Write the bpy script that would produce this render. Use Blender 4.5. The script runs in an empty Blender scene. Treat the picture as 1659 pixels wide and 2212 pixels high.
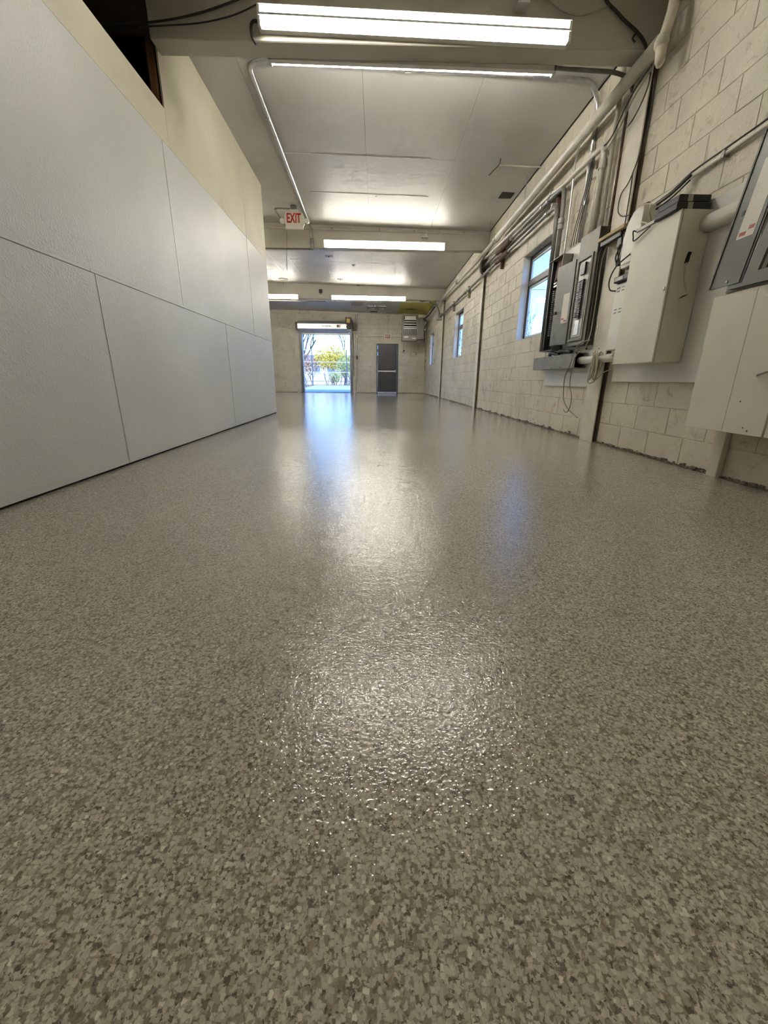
import bpy, bmesh, math, random
from mathutils import Vector, Matrix
random.seed(7)
scene = bpy.context.scene
COL = scene.collection

# ------------------------------------------------------------------ camera
F_PX, YAW, PITCH, ROLL = 880.44, 0.020334, 0.313550, 0.009027
cam_d = bpy.data.cameras.new('camera'); cam = bpy.data.objects.new('camera', cam_d); COL.objects.link(cam)
cam_d.sensor_fit = 'HORIZONTAL'; cam_d.sensor_width = 36.0; cam_d.lens = F_PX / 1659 * 36.0
cam_d.clip_start = 0.02; cam_d.clip_end = 400
_r = Vector((math.cos(YAW), -math.sin(YAW), 0)); _f0 = Vector((math.sin(YAW), math.cos(YAW), 0)); _u0 = Vector((0, 0, 1))
_f = _f0 * math.cos(PITCH) - _u0 * math.sin(PITCH); _u = _u0 * math.cos(PITCH) + _f0 * math.sin(PITCH)
_r2 = _r * math.cos(ROLL) + _u * math.sin(ROLL); _u2 = _u * math.cos(ROLL) - _r * math.sin(ROLL)
M = Matrix((_r2, _u2, -_f)).transposed().to_4x4(); M.translation = Vector((0, 0, 0.60))
cam.matrix_world = M
scene.camera = cam

# ------------------------------------------------------------------ sky, sun, exposure
SKY_STRENGTH, SUN_ENERGY, TUBE_POWER = 1.10, 4.4, 58.0
w = bpy.data.worlds.new('sky'); scene.world = w; w.use_nodes = True
nt = w.node_tree; nt.nodes.clear()
sky = nt.nodes.new('ShaderNodeTexSky'); sky.sky_type = 'NISHITA'; sky.sun_disc = False
sky.sun_elevation = math.radians(38); sky.sun_rotation = math.radians(205); sky.air_density = 1.0; sky.dust_density = 0.1; sky.ozone_density = 2.0
bg = nt.nodes.new('ShaderNodeBackground'); bg.inputs['Strength'].default_value = SKY_STRENGTH
wo = nt.nodes.new('ShaderNodeOutputWorld')
tint = nt.nodes.new('ShaderNodeMix'); tint.data_type = 'RGBA'; tint.blend_type = 'MULTIPLY'; tint.inputs[0].default_value = 1.0; tint.inputs[7].default_value = (0.31, 0.545, 1.0, 1)
nt.links.new(sky.outputs[0], tint.inputs[6]); nt.links.new(tint.outputs[2], bg.inputs['Color']); nt.links.new(bg.outputs[0], wo.inputs['Surface'])
sun_d = bpy.data.lights.new('sun', 'SUN'); sun_d.energy = SUN_ENERGY; sun_d.angle = math.radians(0.6); sun_d.color = (1.0, 0.93, 0.82)
sun = bpy.data.objects.new('sun', sun_d); COL.objects.link(sun)
sun.rotation_euler = Vector((0.33, 0.72, -0.61)).to_track_quat('-Z', 'Y').to_euler()
vs = scene.view_settings
vs.view_transform = 'Standard'; vs.look = 'None'; vs.gamma = 1.0; vs.use_curve_mapping = False; vs.exposure = 0.0
scene.display_settings.display_device = 'sRGB'
cy = scene.cycles
cy.max_bounces = 5; cy.diffuse_bounces = 4; cy.glossy_bounces = 3; cy.transmission_bounces = 3; cy.transparent_max_bounces = 8
cy.caustics_reflective = False; cy.caustics_refractive = False; cy.sample_clamp_indirect = 6.0
cy.use_adaptive_sampling = True; cy.adaptive_threshold = 0.19; cy.adaptive_min_samples = 10

# ------------------------------------------------------------------ materials
MATS = {}
def new_mat(name):
    m = bpy.data.materials.new(name); m.use_nodes = True
    n = m.node_tree.nodes; b = n['Principled BSDF']
    MATS[name] = m
    return m, n, m.node_tree.links, b
def pos(n, l, scale=(1, 1, 1)):
    g = n.new('ShaderNodeNewGeometry'); mp = n.new('ShaderNodeMapping'); mp.inputs['Scale'].default_value = scale
    l.new(g.outputs['Position'], mp.inputs['Vector']); return mp.outputs['Vector']
def ramp(n, l, src, stops):
    r = n.new('ShaderNodeValToRGB'); e = r.color_ramp.elements
    e[0].position, e[0].color = stops[0][0], (*stops[0][1], 1)
    e[1].position, e[1].color = stops[-1][0], (*stops[-1][1], 1)
    for p, c in stops[1:-1]:
        k = e.new(p); k.color = (*c, 1)
    l.new(src, r.inputs['Fac']); return r.outputs['Color']
def noise(n, l, vec, scale, detail=4, rough=0.55, dist=0.0):
    t = n.new('ShaderNodeTexNoise'); t.inputs['Scale'].default_value = scale; t.inputs['Detail'].default_value = detail
    t.inputs['Roughness'].default_value = rough; t.inputs['Distortion'].default_value = dist
    l.new(vec, t.inputs['Vector']); return t.outputs['Fac']
def bump(n, l, h, strength, dist, b, sock='Normal', prev=None):
    k = n.new('ShaderNodeBump'); k.inputs['Strength'].default_value = strength; k.inputs['Distance'].default_value = dist
    l.new(h, k.inputs['Height'])
    if prev is not None: l.new(prev, k.inputs['Normal'])
    if b is not None: l.new(k.outputs['Normal'], b.inputs[sock])
    return k.outputs['Normal']
def mixc(n, l, fac, a, b, mode='MIX'):
    m = n.new('ShaderNodeMix'); m.data_type = 'RGBA'; m.blend_type = mode
    for s, v in ((m.inputs[0], fac), (m.inputs[6], a), (m.inputs[7], b)):
        if hasattr(v, 'is_linked') or isinstance(v, bpy.types.NodeSocket): l.new(v, s)
        else: s.default_value = v if isinstance(v, (int, float)) else (*v, 1)
    return m.outputs[2]
def simple(name, col, rough=0.5, metal=0.0, var=0.12, vscale=6.0, bscale=60.0, bstr=0.0, spec=0.5, dark=None):
    """plain surface: colour with a slow mottling and a fine relief"""
    m, n, l, b = new_mat(name); v = pos(n, l)
    f = noise(n, l, v, vscale, 2, 0.6)
    lo = tuple(c * (1 - var) for c in col); hi = tuple(min(1, c * (1 + var * 0.6)) for c in col)
    stops = [(0.3, lo), (0.68, hi)]
    if dark: stops = [(0.24, dark), (0.34, lo), (0.68, hi)]
    l.new(ramp(n, l, f, stops), b.inputs['Base Color'])
    b.inputs['Roughness'].default_value = rough; b.inputs['Metallic'].default_value = metal
    b.inputs['Specular IOR Level'].default_value = spec
    if bstr: bump(n, l, noise(n, l, v, bscale, 1), bstr, 0.003, b)
    return m
def emis(name, col, strength):
    m, n, l, b = new_mat(name)
    b.inputs['Base Color'].default_value = (0.9, 0.9, 0.88, 1)
    b.inputs['Emission Color'].default_value = (*col, 1); b.inputs['Emission Strength'].default_value = strength
    return m

# painted concrete block
def block_mat(name, seed):
    m, n, l, b = new_mat(name); v = pos(n, l, (1, 1, 1))
    base = ramp(n, l, noise(n, l, v, 0.9, 3, 0.65), [(0.30, (0.55, 0.51, 0.42)), (0.52, (0.68, 0.63, 0.515)), (0.75, (0.73, 0.69, 0.58))])
    grime = ramp(n, l, noise(n, l, v, 7.0, 4, 0.75, 0.6), [(0.30, (0.42, 0.37, 0.28)), (0.44, (1, 1, 1)), (1.0, (1, 1, 1))])
    c = mixc(n, l, 0.58, base, grime, 'MULTIPLY')
    sp = ramp(n, l, noise(n, l, v, 42.0, 1, 0.7), [(0.25, (0.45, 0.40, 0.32)), (0.34, (1, 1, 1)), (1.0, (1, 1, 1))])
    c = mixc(n, l, 0.35, c, sp, 'MULTIPLY')
    g = n.new('ShaderNodeNewGeometry'); bw = ramp(n, l, g.outputs['Random Per Island'], [(0.0, (0.90, 0.89, 0.87)), (1.0, (1.0, 1.0, 1.0))])
    c = mixc(n, l, 1.0, c, bw, 'MULTIPLY')
    l.new(c, b.inputs['Base Color']); b.inputs['Roughness'].default_value = 0.55; b.inputs['Specular IOR Level'].default_value = 0.35
    nb = bump(n, l, noise(n, l, v, 90.0, 2, 0.7), 0.5, 0.004, None)
    bump(n, l, noise(n, l, v, 14.0, 2, 0.6), 0.35, 0.012, b, prev=nb)
    return m
block_mat('block_paint', 1)
simple('mortar_paint', (0.57, 0.53, 0.43), 0.8, var=0.25, vscale=9, bscale=70, bstr=0.5)
simple('brown_steel', (0.30, 0.26, 0.19), 0.6, var=0.35, vscale=7, bscale=80, bstr=0.2)  # darker brown for the column web and back plate
simple('column_paint', (0.66, 0.62, 0.52), 0.5, var=0.12, vscale=4, bscale=40, bstr=0.15)
simple('debris', (0.20, 0.17, 0.13), 0.9, var=0.6, vscale=30)
simple('board_paint', (0.70, 0.69, 0.64), 0.45, var=0.06, vscale=3, bscale=30, bstr=0.08)

# fibreglass wall panel, pebbled and shiny
m, n, l, b = new_mat('pebbled_panel'); v = pos(n, l)
vor = n.new('ShaderNodeTexVoronoi'); vor.feature = 'F1'; vor.inputs['Scale'].default_value = 95; l.new(v, vor.inputs['Vector'])
l.new(ramp(n, l, noise(n, l, v, 1.3, 2, 0.6), [(0.3, (0.63, 0.64, 0.615)), (0.7, (0.685, 0.695, 0.67))]), b.inputs['Base Color'])
b.inputs['Roughness'].default_value = 0.44; b.inputs['Specular IOR Level'].default_value = 0.5
nb = bump(n, l, vor.outputs['Distance'], 0.55, 0.0022, None)
bump(n, l, noise(n, l, v, 40, 1), 0.25, 0.004, b, prev=nb)
simple('divider_plastic', (0.66, 0.67, 0.63), 0.35, var=0.04)
simple('cream_drywall', (0.70, 0.665, 0.52), 0.6, var=0.06, vscale=2, bscale=35, bstr=0.12)
simple('raw_wood', (0.22, 0.11, 0.045), 0.8, var=0.35, vscale=5)
simple('shade_brown', (0.035, 0.024, 0.014), 0.9, var=0.4)  # near-black brown that holds the unlit darkness of the storage
simple('black_gap', (0.012, 0.012, 0.011), 0.9, var=0.2)

# ceiling sheets: semi-gloss paint, stained
def ceil_mat(name, col, rough=0.46):
    m, n, l, b = new_mat(name); v = pos(n, l)
    base = ramp(n, l, noise(n, l, v, 0.8, 3, 0.62), [(0.30, tuple(c * 0.82 for c in col)), (0.55, col), (0.8, tuple(min(1, c * 1.06) for c in col))])
    st = ramp(n, l, noise(n, l, v, 11, 3, 0.6, 0.8), [(0.21, (0.35, 0.27, 0.17)), (0.27, (1, 1, 1)), (1.0, (1, 1, 1))])
    l.new(mixc(n, l, 0.7, base, st, 'MULTIPLY'), b.inputs['Base Color'])
    b.inputs['Roughness'].default_value = rough; b.inputs['Specular IOR Level'].default_value = 0.4
    bump(n, l, noise(n, l, v, 5.0, 2, 0.6), 0.25, 0.02, b)
    return m
ceil_mat('ceiling_white', (0.51, 0.50, 0.46)); ceil_mat('ceiling_grey', (0.54, 0.535, 0.51), 0.45)
ceil_mat('ceiling_brown', (0.36, 0.30, 0.25), 0.6); ceil_mat('ceiling_patch', (0.78, 0.76, 0.69), 0.5)
ceil_mat('beam_paint', (0.52, 0.495, 0.42), 0.42)
m, n, l, b = new_mat('yellow_mould'); v = pos(n, l)
d = n.new('ShaderNodeVectorMath'); d.operation = 'DISTANCE'; mp = pos(n, l, (1.0, 1.5, 1)); l.new(mp, d.inputs[0]); d.inputs[1].default_value = (1.42, 28.9, 3.47)
add = n.new('ShaderNodeMath'); add.operation = 'MULTIPLY_ADD'; l.new(noise(n, l, v, 6, 6, 0.75, 1.5), add.inputs[0]); add.inputs[1].default_value = 1.3; l.new(d.outputs['Value'], add.inputs[2])
l.new(ramp(n, l, add.outputs[0], [(0.66, (0.02, 0.02, 0.012)), (0.84, (0.30, 0.26, 0.05)), (1.0, (0.60, 0.52, 0.12))]), b.inputs['Base Color']); b.inputs['Roughness'].default_value = 0.7

# flake floor under a clear orange-peel coat
m, n, l, b = new_mat('flake_floor'); v = pos(n, l)
wn = n.new('ShaderNodeTexNoise'); wn.inputs['Scale'].default_value = 220; wn.inputs['Detail'].default_value = 2; l.new(v, wn.inputs['Vector'])
wv = n.new('ShaderNodeVectorMath'); wv.operation = 'MULTIPLY_ADD'; l.new(wn.outputs['Color'], wv.inputs[0]); wv.inputs[1].default_value = (0.007, 0.007, 0); l.new(v, wv.inputs[2])
def flakes(scale, stops):
    t = n.new('ShaderNodeTexVoronoi'); t.feature = 'F1'; t.distance = 'CHEBYCHEV'; t.inputs['Scale'].default_value = scale; l.new(wv.outputs[0], t.inputs['Vector'])
    s = n.new('ShaderNodeSeparateColor'); l.new(t.outputs['Color'], s.inputs[0])
    return ramp(n, l, s.outputs[0], stops), s.outputs[1], t.outputs['Distance']
c1, k1, d1 = flakes(185, [(0.0, (0.085, 0.075, 0.055)), (0.07, (0.15, 0.135, 0.103)), (0.16, (0.245, 0.226, 0.182)), (0.7, (0.30, 0.280, 0.232)), (0.93, (0.35, 0.332, 0.28)), (1.0, (0.45, 0.43, 0.37))])
c2, k2, d2 = flakes(320, [(0.0, (0.06, 0.052, 0.038)), (0.16, (0.13, 0.115, 0.086)), (0.4, (0.255, 0.236, 0.192)), (1.0, (0.34, 0.32, 0.27))])
th = n.new('ShaderNodeMath'); th.operation = 'GREATER_THAN'; l.new(k1, th.inputs[0]); th.inputs[1].default_value = 0.58
fc = mixc(n, l, th.outputs[0], c1, c2)
gap = ramp(n, l, d1, [(0.38, (1, 1, 1)), (0.60, (0.34, 0.30, 0.24))])
fc = mixc(n, l, 0.75, fc, gap, 'MULTIPLY')
slow = ramp(n, l, noise(n, l, v, 0.7, 4, 0.6), [(0.3, (1.62, 1.60, 1.54)), (0.7, (1.80, 1.77, 1.70))])
fc = mixc(n, l, 1.0, fc, slow, 'MULTIPLY')
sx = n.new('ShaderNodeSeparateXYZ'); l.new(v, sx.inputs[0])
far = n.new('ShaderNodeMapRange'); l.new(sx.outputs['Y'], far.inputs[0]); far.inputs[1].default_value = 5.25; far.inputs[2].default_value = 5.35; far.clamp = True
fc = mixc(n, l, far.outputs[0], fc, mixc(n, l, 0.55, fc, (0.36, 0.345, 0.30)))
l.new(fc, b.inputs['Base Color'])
b.inputs['Roughness'].default_value = 0.55; b.inputs['Specular IOR Level'].default_value = 0.3
b.inputs['Coat Weight'].default_value = 1.0; b.inputs['Coat Roughness'].default_value = 0.03; b.inputs['Coat IOR'].default_value = 1.56
o1 = noise(n, l, v, 138, 1, 0.5)
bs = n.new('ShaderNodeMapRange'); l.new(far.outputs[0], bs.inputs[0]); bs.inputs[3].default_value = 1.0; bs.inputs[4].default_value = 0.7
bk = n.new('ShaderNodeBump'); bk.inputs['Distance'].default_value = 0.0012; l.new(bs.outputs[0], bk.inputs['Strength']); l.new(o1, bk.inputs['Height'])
bk2 = n.new('ShaderNodeBump'); bk2.inputs['Distance'].default_value = 0.0028; bk2.inputs['Strength'].default_value = 0.4; l.new(noise(n, l, v, 30, 1), bk2.inputs['Height']); l.new(bk2.outputs[0], bk.inputs['Normal'])
l.new(bk.outputs[0], b.inputs['Coat Normal'])

simple('galvanised', (0.55, 0.55, 0.54), 0.32, 0.9, var=0.15, vscale=20)
simple('galvanised_dull', (0.36, 0.35, 0.32), 0.5, 0.7, var=0.2, vscale=14)
simple('pipe_paint', (0.58, 0.55, 0.47), 0.45, var=0.12, vscale=8, bscale=50, bstr=0.1)
simple('pipe_grey', (0.20, 0.195, 0.175), 0.45, 0.3, var=0.2, vscale=12)
simple('white_plastic', (0.72, 0.70, 0.63), 0.4, var=0.06, vscale=5)
simple('old_wrap', (0.66, 0.61, 0.49), 0.65, var=0.16, vscale=12, bscale=30, bstr=0.3)
simple('cabinet_white', (0.68, 0.655, 0.55), 0.45, var=0.05, vscale=4, bscale=120, bstr=0.1)
simple('panel_grey', (0.12, 0.124, 0.106), 0.4, 0.1, var=0.08, vscale=5)
simple('panel_grey_bright', (0.19, 0.183, 0.145), 0.5, 0.1, var=0.12, vscale=9)
simple('panel_side', (0.075, 0.072, 0.055), 0.55, var=0.3, vscale=8)
simple('black_plastic', (0.012, 0.012, 0.013), 0.45, var=0.2)
simple('black_cable', (0.02, 0.018, 0.015), 0.5, var=0.2)
simple('grey_cable', (0.30, 0.27, 0.20), 0.5, var=0.2)
simple('beige_cable', (0.52, 0.47, 0.33), 0.5, var=0.15)
simple('red_cable', (0.16, 0.02, 0.04), 0.5)
simple('breaker_black', (0.018, 0.018, 0.018), 0.35)
simple('terminal_metal', (0.6, 0.6, 0.6), 0.3, 0.8)
simple('cardboard_brown', (0.42, 0.33, 0.19), 0.8, var=0.15)
simple('rust', (0.10, 0.05, 0.025), 0.8, var=0.4, vscale=20)
simple('bronze_frame', (0.022, 0.021, 0.021), 0.4, 0.0, var=0.15)
simple('window_white', (0.78, 0.78, 0.76), 0.4, var=0.04)
simple('brick_red', (0.30, 0.13, 0.10), 0.8, var=0.3)
simple('door_grey', (0.026, 0.027, 0.031), 0.42, var=0.12, vscale=3)
simple('frame_grey', (0.055, 0.055, 0.056), 0.45, var=0.1)
simple('guide_steel', (0.16, 0.17, 0.19), 0.4, 0.5, var=0.15)
simple('hood_metal', (0.72, 0.72, 0.70), 0.28, 0.85, var=0.08, vscale=3)
simple('olive_plate', (0.16, 0.14, 0.075), 0.55, var=0.15)
simple('heater_enamel', (0.21, 0.20, 0.16), 0.38, 0.15, var=0.08)
simple('motor_maroon', (0.10, 0.025, 0.020), 0.45)
simple('yellow_label', (0.75, 0.55, 0.12), 0.5)
simple('sign_white', (0.75, 0.72, 0.62), 0.4, var=0.03)
simple('sign_red', (0.55, 0.012, 0.02), 0.4, var=0.05)
simple('ink', (0.05, 0.05, 0.07), 0.6); simple('flag_blue', (0.03, 0.04, 0.16), 0.6); simple('ink_red', (0.38, 0.10, 0.08), 0.6)
simple('fixture_white', (0.74, 0.73, 0.69), 0.35, var=0.04)
emis('tube_glow', (1.0, 0.95, 0.855), TUBE_POWER)
m, n, l, b = new_mat('label_print'); v = pos(n, l)
wvx = n.new('ShaderNodeTexWave'); wvx.bands_direction = 'Z'; wvx.inputs['Scale'].default_value = 26; wvx.inputs['Distortion'].default_value = 2.5; wvx.inputs['Detail Scale'].default_value = 3; l.new(v, wvx.inputs['Vector'])
l.new(mixc(n, l, noise(n, l, v, 60, 3), (0.70, 0.66, 0.58), ramp(n, l, wvx.outputs['Fac'], [(0.25, (0.48, 0.45, 0.41)), (0.55, (0.72, 0.68, 0.60))])), b.inputs['Base Color']); b.inputs['Roughness'].default_value = 0.5
# window glass: clear sheet with a mirror film
m, n, l, b = new_mat('window_glass'); n.remove(b)
tr = n.new('ShaderNodeBsdfTransparent'); gl = n.new('ShaderNodeBsdfGlossy'); gl.inputs['Roughness'].default_value = 0.02
lw = n.new('ShaderNodeLayerWeight'); lw.inputs['Blend'].default_value = 0.5; pw = n.new('ShaderNodeMath'); pw.operation = 'POWER'; pw.inputs[1].default_value = 4.0; l.new(lw.outputs['Facing'], pw.inputs[0])
ma = n.new('ShaderNodeMath'); ma.operation = 'MULTIPLY_ADD'; ma.inputs[1].default_value = 0.9; ma.inputs[2].default_value = 0.035; l.new(pw.outputs[0], ma.inputs[0])
mx = n.new('ShaderNodeMixShader'); tr.inputs['Color'].default_value = (0.95, 0.97, 0.98, 1)
l.new(ma.outputs[0], mx.inputs[0]); l.new(tr.outputs[0], mx.inputs[1]); l.new(gl.outputs[0], mx.inputs[2]); l.new(mx.outputs[0], n['Material Output'].inputs['Surface'])
# outdoors
simple('concrete', (0.52, 0.51, 0.49), 0.85, var=0.12, vscale=1.5, bscale=40, bstr=0.2)
simple('leaf_litter', (0.34, 0.20, 0.10), 0.9, var=0.7, vscale=4, dark=(0.10, 0.05, 0.03))
simple('bark', (0.13, 0.10, 0.075), 0.9, var=0.4, vscale=12); simple('fence_steel', (0.10, 0.105, 0.11), 0.5, 0.5); simple('fence_white', (0.72, 0.72, 0.70), 0.5)
simple('render_beige', (0.60, 0.55, 0.44), 0.8); simple('house_roof', (0.20, 0.19, 0.19), 0.8); simple('house_glass', (0.10, 0.12, 0.15), 0.1)
def leaf_mat(name, cols):
    m, n, l, b = new_mat(name); g = n.new('ShaderNodeNewGeometry')
    k = len(cols); l.new(ramp(n, l, g.outputs['Random Per Island'], [(i / (k - 1), c) for i, c in enumerate(cols)]), b.inputs['Base Color'])
    b.inputs['Roughness'].default_value = 0.7
leaf_mat('leaf_gold', [(0.72, 0.36, 0.02), (0.80, 0.52, 0.03), (0.62, 0.58, 0.05), (0.78, 0.60, 0.06)])
leaf_mat('leaf_green', [(0.20, 0.27, 0.06), (0.42, 0.46, 0.10), (0.55, 0.50, 0.13), (0.30, 0.36, 0.12)])
leaf_mat('leaf_rust', [(0.45, 0.16, 0.08), (0.55, 0.26, 0.10), (0.40, 0.24, 0.14), (0.50, 0.36, 0.12)])

# ------------------------------------------------------------------ mesh helpers
def bx(bm, x0, x1, y0, y1, z0, z1):
    vs_ = [bm.verts.new(p) for p in ((x0, y0, z0), (x1, y0, z0), (x1, y1, z0), (x0, y1, z0), (x0, y0, z1), (x1, y0, z1), (x1, y1, z1), (x0, y1, z1))]
    for f in ((0, 3, 2, 1), (4, 5, 6, 7), (0, 1, 5, 4), (1, 2, 6, 5), (2, 3, 7, 6), (3, 0, 4, 7)): bm.faces.new([vs_[i] for i in f])
    return vs_
def bevel(bm, w, seg=1):
    bmesh.ops.bevel(bm, geom=list(bm.edges), offset=w, segments=seg, affect='EDGES', profile=0.6)
def new_box(x0, x1, y0, y1, z0, z1, bev=0.0, seg=1):
    bm = bmesh.new(); bx(bm, min(x0, x1), max(x0, x1), min(y0, y1), max(y0, y1), min(z0, z1), max(z0, z1))
    if bev: bevel(bm, bev, seg)
    return bm
def fillet(pts, r, k=5):
    pts = [Vector(p) for p in pts]
    if r <= 0: return pts
    out = [pts[0]]
    for a, p, c in zip(pts, pts[1:], pts[2:]):
        d1, d2 = (a - p), (c - p); t = min(r, d1.length * 0.48, d2.length * 0.48)
        p0, p1 = p + d1.normalized() * t, p + d2.normalized() * t
        for i in range(k + 1):
            s = i / k; out.append(p0 * (1 - s) ** 2 + p * 2 * s * (1 - s) + p1 * s * s)
    out.append(pts[-1]); return out
def spline(pts, k=6):
    P = [Vector(p) for p in pts]; P = [P[0] * 2 - P[1]] + P + [P[-1] * 2 - P[-2]]; out = []
    for a, b_, c, d_ in zip(P, P[1:], P[2:], P[3:]):
        for i in range(k):
            t = i / k; out.append(0.5 * (b_ * 2 + (c - a) * t + (a * 2 - b_ * 5 + c * 4 - d_) * t * t + (b_ * 3 - a - c * 3 + d_) * t ** 3))
    out.append(P[-2]); return out
def tube(bm, pts, r, n=8, cap=True):
    pts = [Vector(p) for p in pts]; rr = r if isinstance(r, (list, tuple)) else [r] * len(pts)
    t0 = (pts[1] - pts[0]).normalized(); up = Vector((0, 0, 1)) if abs(t0.z) < 0.9 else Vector((1, 0, 0))
    nrm = t0.cross(up).normalized(); rings = []
    for i, p in enumerate(pts):
        t = (pts[min(i + 1, len(pts) - 1)] - pts[max(i - 1, 0)])
        t = t.normalized() if t.length > 1e-9 else t0
        nrm = (nrm - t * nrm.dot(t)).normalized(); bi = t.cross(nrm)
        rings.append([bm.verts.new(p + (nrm * math.cos(a) + bi * math.sin(a)) * rr[i]) for a in [2 * math.pi * k / n for k in range(n)]])
    for a, b_ in zip(rings, rings[1:]):
        for k in range(n): bm.faces.new((a[k], a[(k + 1) % n], b_[(k + 1) % n], b_[k]))
    if cap:
        bm.faces.new(list(reversed(rings[0]))); bm.faces.new(rings[-1])
def new_tube(pts, r, n=8, fil=0.0, smooth=False):
    bm = bmesh.new(); p = spline(pts) if smooth else fillet(pts, fil); tube(bm, p, r, n); return bm
def prism(bm, poly, axis, a0, a1):
    """extrude a closed 2-D outline along an axis: 'x' -> (y,z), 'y' -> (x,z), 'z' -> (x,y)"""
    def mk(u, v_, a): return {'x': (a, u, v_), 'y': (u, a, v_), 'z': (u, v_, a)}[axis]
    A = [bm.verts.new(mk(u, v_, a0)) for u, v_ in poly]; B = [bm.verts.new(mk(u, v_, a1)) for u, v_ in poly]
    k = len(poly)
    for i in range(k): bm.faces.new((A[i], A[(i + 1) % k], B[(i + 1) % k], B[i]))
    bm.faces.new(list(reversed(A))); bm.faces.new(B)
def hexa(bm, p8):
    v_ = [bm.verts.new(p) for p in p8]
    for f in ((0, 3, 2, 1), (4, 5, 6, 7), (0, 1, 5, 4), (1, 2, 6, 5), (2, 3, 7, 6), (3, 0, 4, 7)): bm.faces.new([v_[i] for i in f])
def world_loc(o):
    p = Vector((0, 0, 0))
    while o is not None: p += o.location; o = o.parent
    return p
def obj(name, bm, mat, parent=None, label=None, smooth=False, origin=None):
    """link one mesh object; bm holds world coordinates"""
    me = bpy.data.meshes.new(name)
    bmesh.ops.recalc_face_normals(bm, faces=list(bm.faces))
    loc = Vector(origin) if origin is not None else None
    if loc is None:
        if parent is not None: loc = world_loc(parent)
        else:
            xs = [v_.co for v_ in bm.verts]; lo = Vector([min(c[i] for c in xs) for i in range(3)]); hi = Vector([max(c[i] for c in xs) for i in range(3)])
            loc = (lo + hi) / 2; loc.z = lo.z
    bmesh.ops.translate(bm, verts=list(bm.verts), vec=-loc)
    bm.to_mesh(me); bm.free()
    if smooth:
        for p in me.polygons: p.use_smooth = True
    me.materials.append(MATS[mat])
    o = bpy.data.objects.new(name, me); COL.objects.link(o)
    if parent is not None: o.parent = parent; o.location = loc - world_loc(parent)
    else: o.location = loc
    if label: o['label'] = label
    return o
def tag(o, label, cat, group=None):
    o['label'] = label; o['category'] = cat
    if group: o['group'] = group
    return o
def thing(name, loc, label, cat, group=None):
    o = bpy.data.objects.new(name, None); COL.objects.link(o); o.location = loc; o.empty_display_size = 0.1
    return tag(o, label, cat, group)
def struct(name, bm, mat, label=None, parent=None):
    o = obj(name, bm, mat, parent)
    if parent is None: o['kind'] = 'structure'
    if label: o['label'] = label
    return o
def struct_root(name, loc, label=None):
    o = bpy.data.objects.new(name, None); COL.objects.link(o); o.location = loc; o['kind'] = 'structure'
    if label: o['label'] = label
    return o
def inst(name, me, loc, parent):
    """another object on the same mesh data; loc in world"""
    o = bpy.data.objects.new(name, me); COL.objects.link(o); o.parent = parent; o.location = Vector(loc) - world_loc(parent); return o
def text_bm(s, size, depth, to_world):
    cu = bpy.data.curves.new('lettering', 'FONT'); cu.body = s; cu.size = size; cu.extrude = depth; cu.offset = 0.005 * size / 0.2; cu.align_x = 'CENTER'; cu.align_y = 'CENTER'
    to = bpy.data.objects.new('lettering_tmp', cu); COL.objects.link(to)
    dg = bpy.context.evaluated_depsgraph_get(); me = bpy.data.meshes.new_from_object(to.evaluated_get(dg))
    bm = bmesh.new(); bm.from_mesh(me); bmesh.ops.transform(bm, matrix=to_world, verts=list(bm.verts))
    bpy.data.objects.remove(to); bpy.data.curves.remove(cu); bpy.data.meshes.remove(me); return bm

XR, YB, YR = 2.285, 20.6, -3.6            # right wall face, far wall face, wall behind the camera
XFL = -8.0                                 # far left wall of the wide part
def xl(y): return -1.735 - 0.01603 * y     # face of the left partition
def zc(x): return 3.465 + 0.022 * (XR - x)  # underside of the ceiling

# ================================================================== THE SETTING
struct('floor', new_box(XFL - 0.2, XR + 0.2, YR - 0.2, YB + 0.16, -0.15, 0.0), 'flake_floor', 'grey and tan flake epoxy floor under a glossy clear coat')

# ---- ceiling slab with sheets
bm = bmesh.new(); x0, x1 = XFL - 0.2, XR + 0.2
hexa(bm, [(x0, YR - 0.2, zc(x0) + 0.012), (x1, YR - 0.2, zc(x1) + 0.012), (x1, YB + 0.2, zc(x1) + 0.012), (x0, YB + 0.2, zc(x0) + 0.012),
          (x0, YR - 0.2, zc(x0) + 0.25), (x1, YR - 0.2, zc(x1) + 0.25), (x1, YB + 0.2, zc(x1) + 0.25), (x0, YB + 0.2, zc(x0) + 0.25)])
ceiling = struct('ceiling', bm, 'shade_brown', 'low sloping ceiling of painted sheets between beams')  # slab over the storage is near black, so the opening stays dark
def sheet(xa, xb, ya, yb, mat, dz=0.0, name='ceiling_sheet'):
    bm = bmesh.new(); g = 0.0012
    xa, xb, ya, yb = xa + g, xb - g, ya + g, yb - g
    hexa(bm, [(xa, ya, zc(xa) - dz), (xb, ya, zc(xb) - dz), (xb, yb, zc(xb) - dz), (xa, yb, zc(xa) - dz), (xa, ya, zc(xa) + 0.012), (xb, ya, zc(xb) + 0.012), (xb, yb, zc(xb) + 0.012), (xa, yb, zc(xa) + 0.012)])
    return obj(name, bm, mat, ceiling)
BEAM = [(4.22, 4.40), (9.55, 9.73), (15.00, 15.18), (-1.12, -0.94)]
XCUT = [XR, 1.07, -0.15, -1.37]
for ya, yb in ((YR, -1.12), (-0.94, 1.6), (1.6, 4.22)):
    for xb, xa in zip(XCUT, XCUT[1:] + [-1.80]): sheet(xa, xb, ya, yb, 'ceiling_white')
for ya, yb in ((4.40, 6.84), (6.84, 9.55)):
    for xb, xa in zip(XCUT, XCUT[1:] + [-1.90 if yb < 7 else -2.6]): sheet(xa, xb, ya, yb, 'ceiling_white')
sheet(-8.0, -2.6, 7.87, 9.55, 'ceiling_white')
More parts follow.
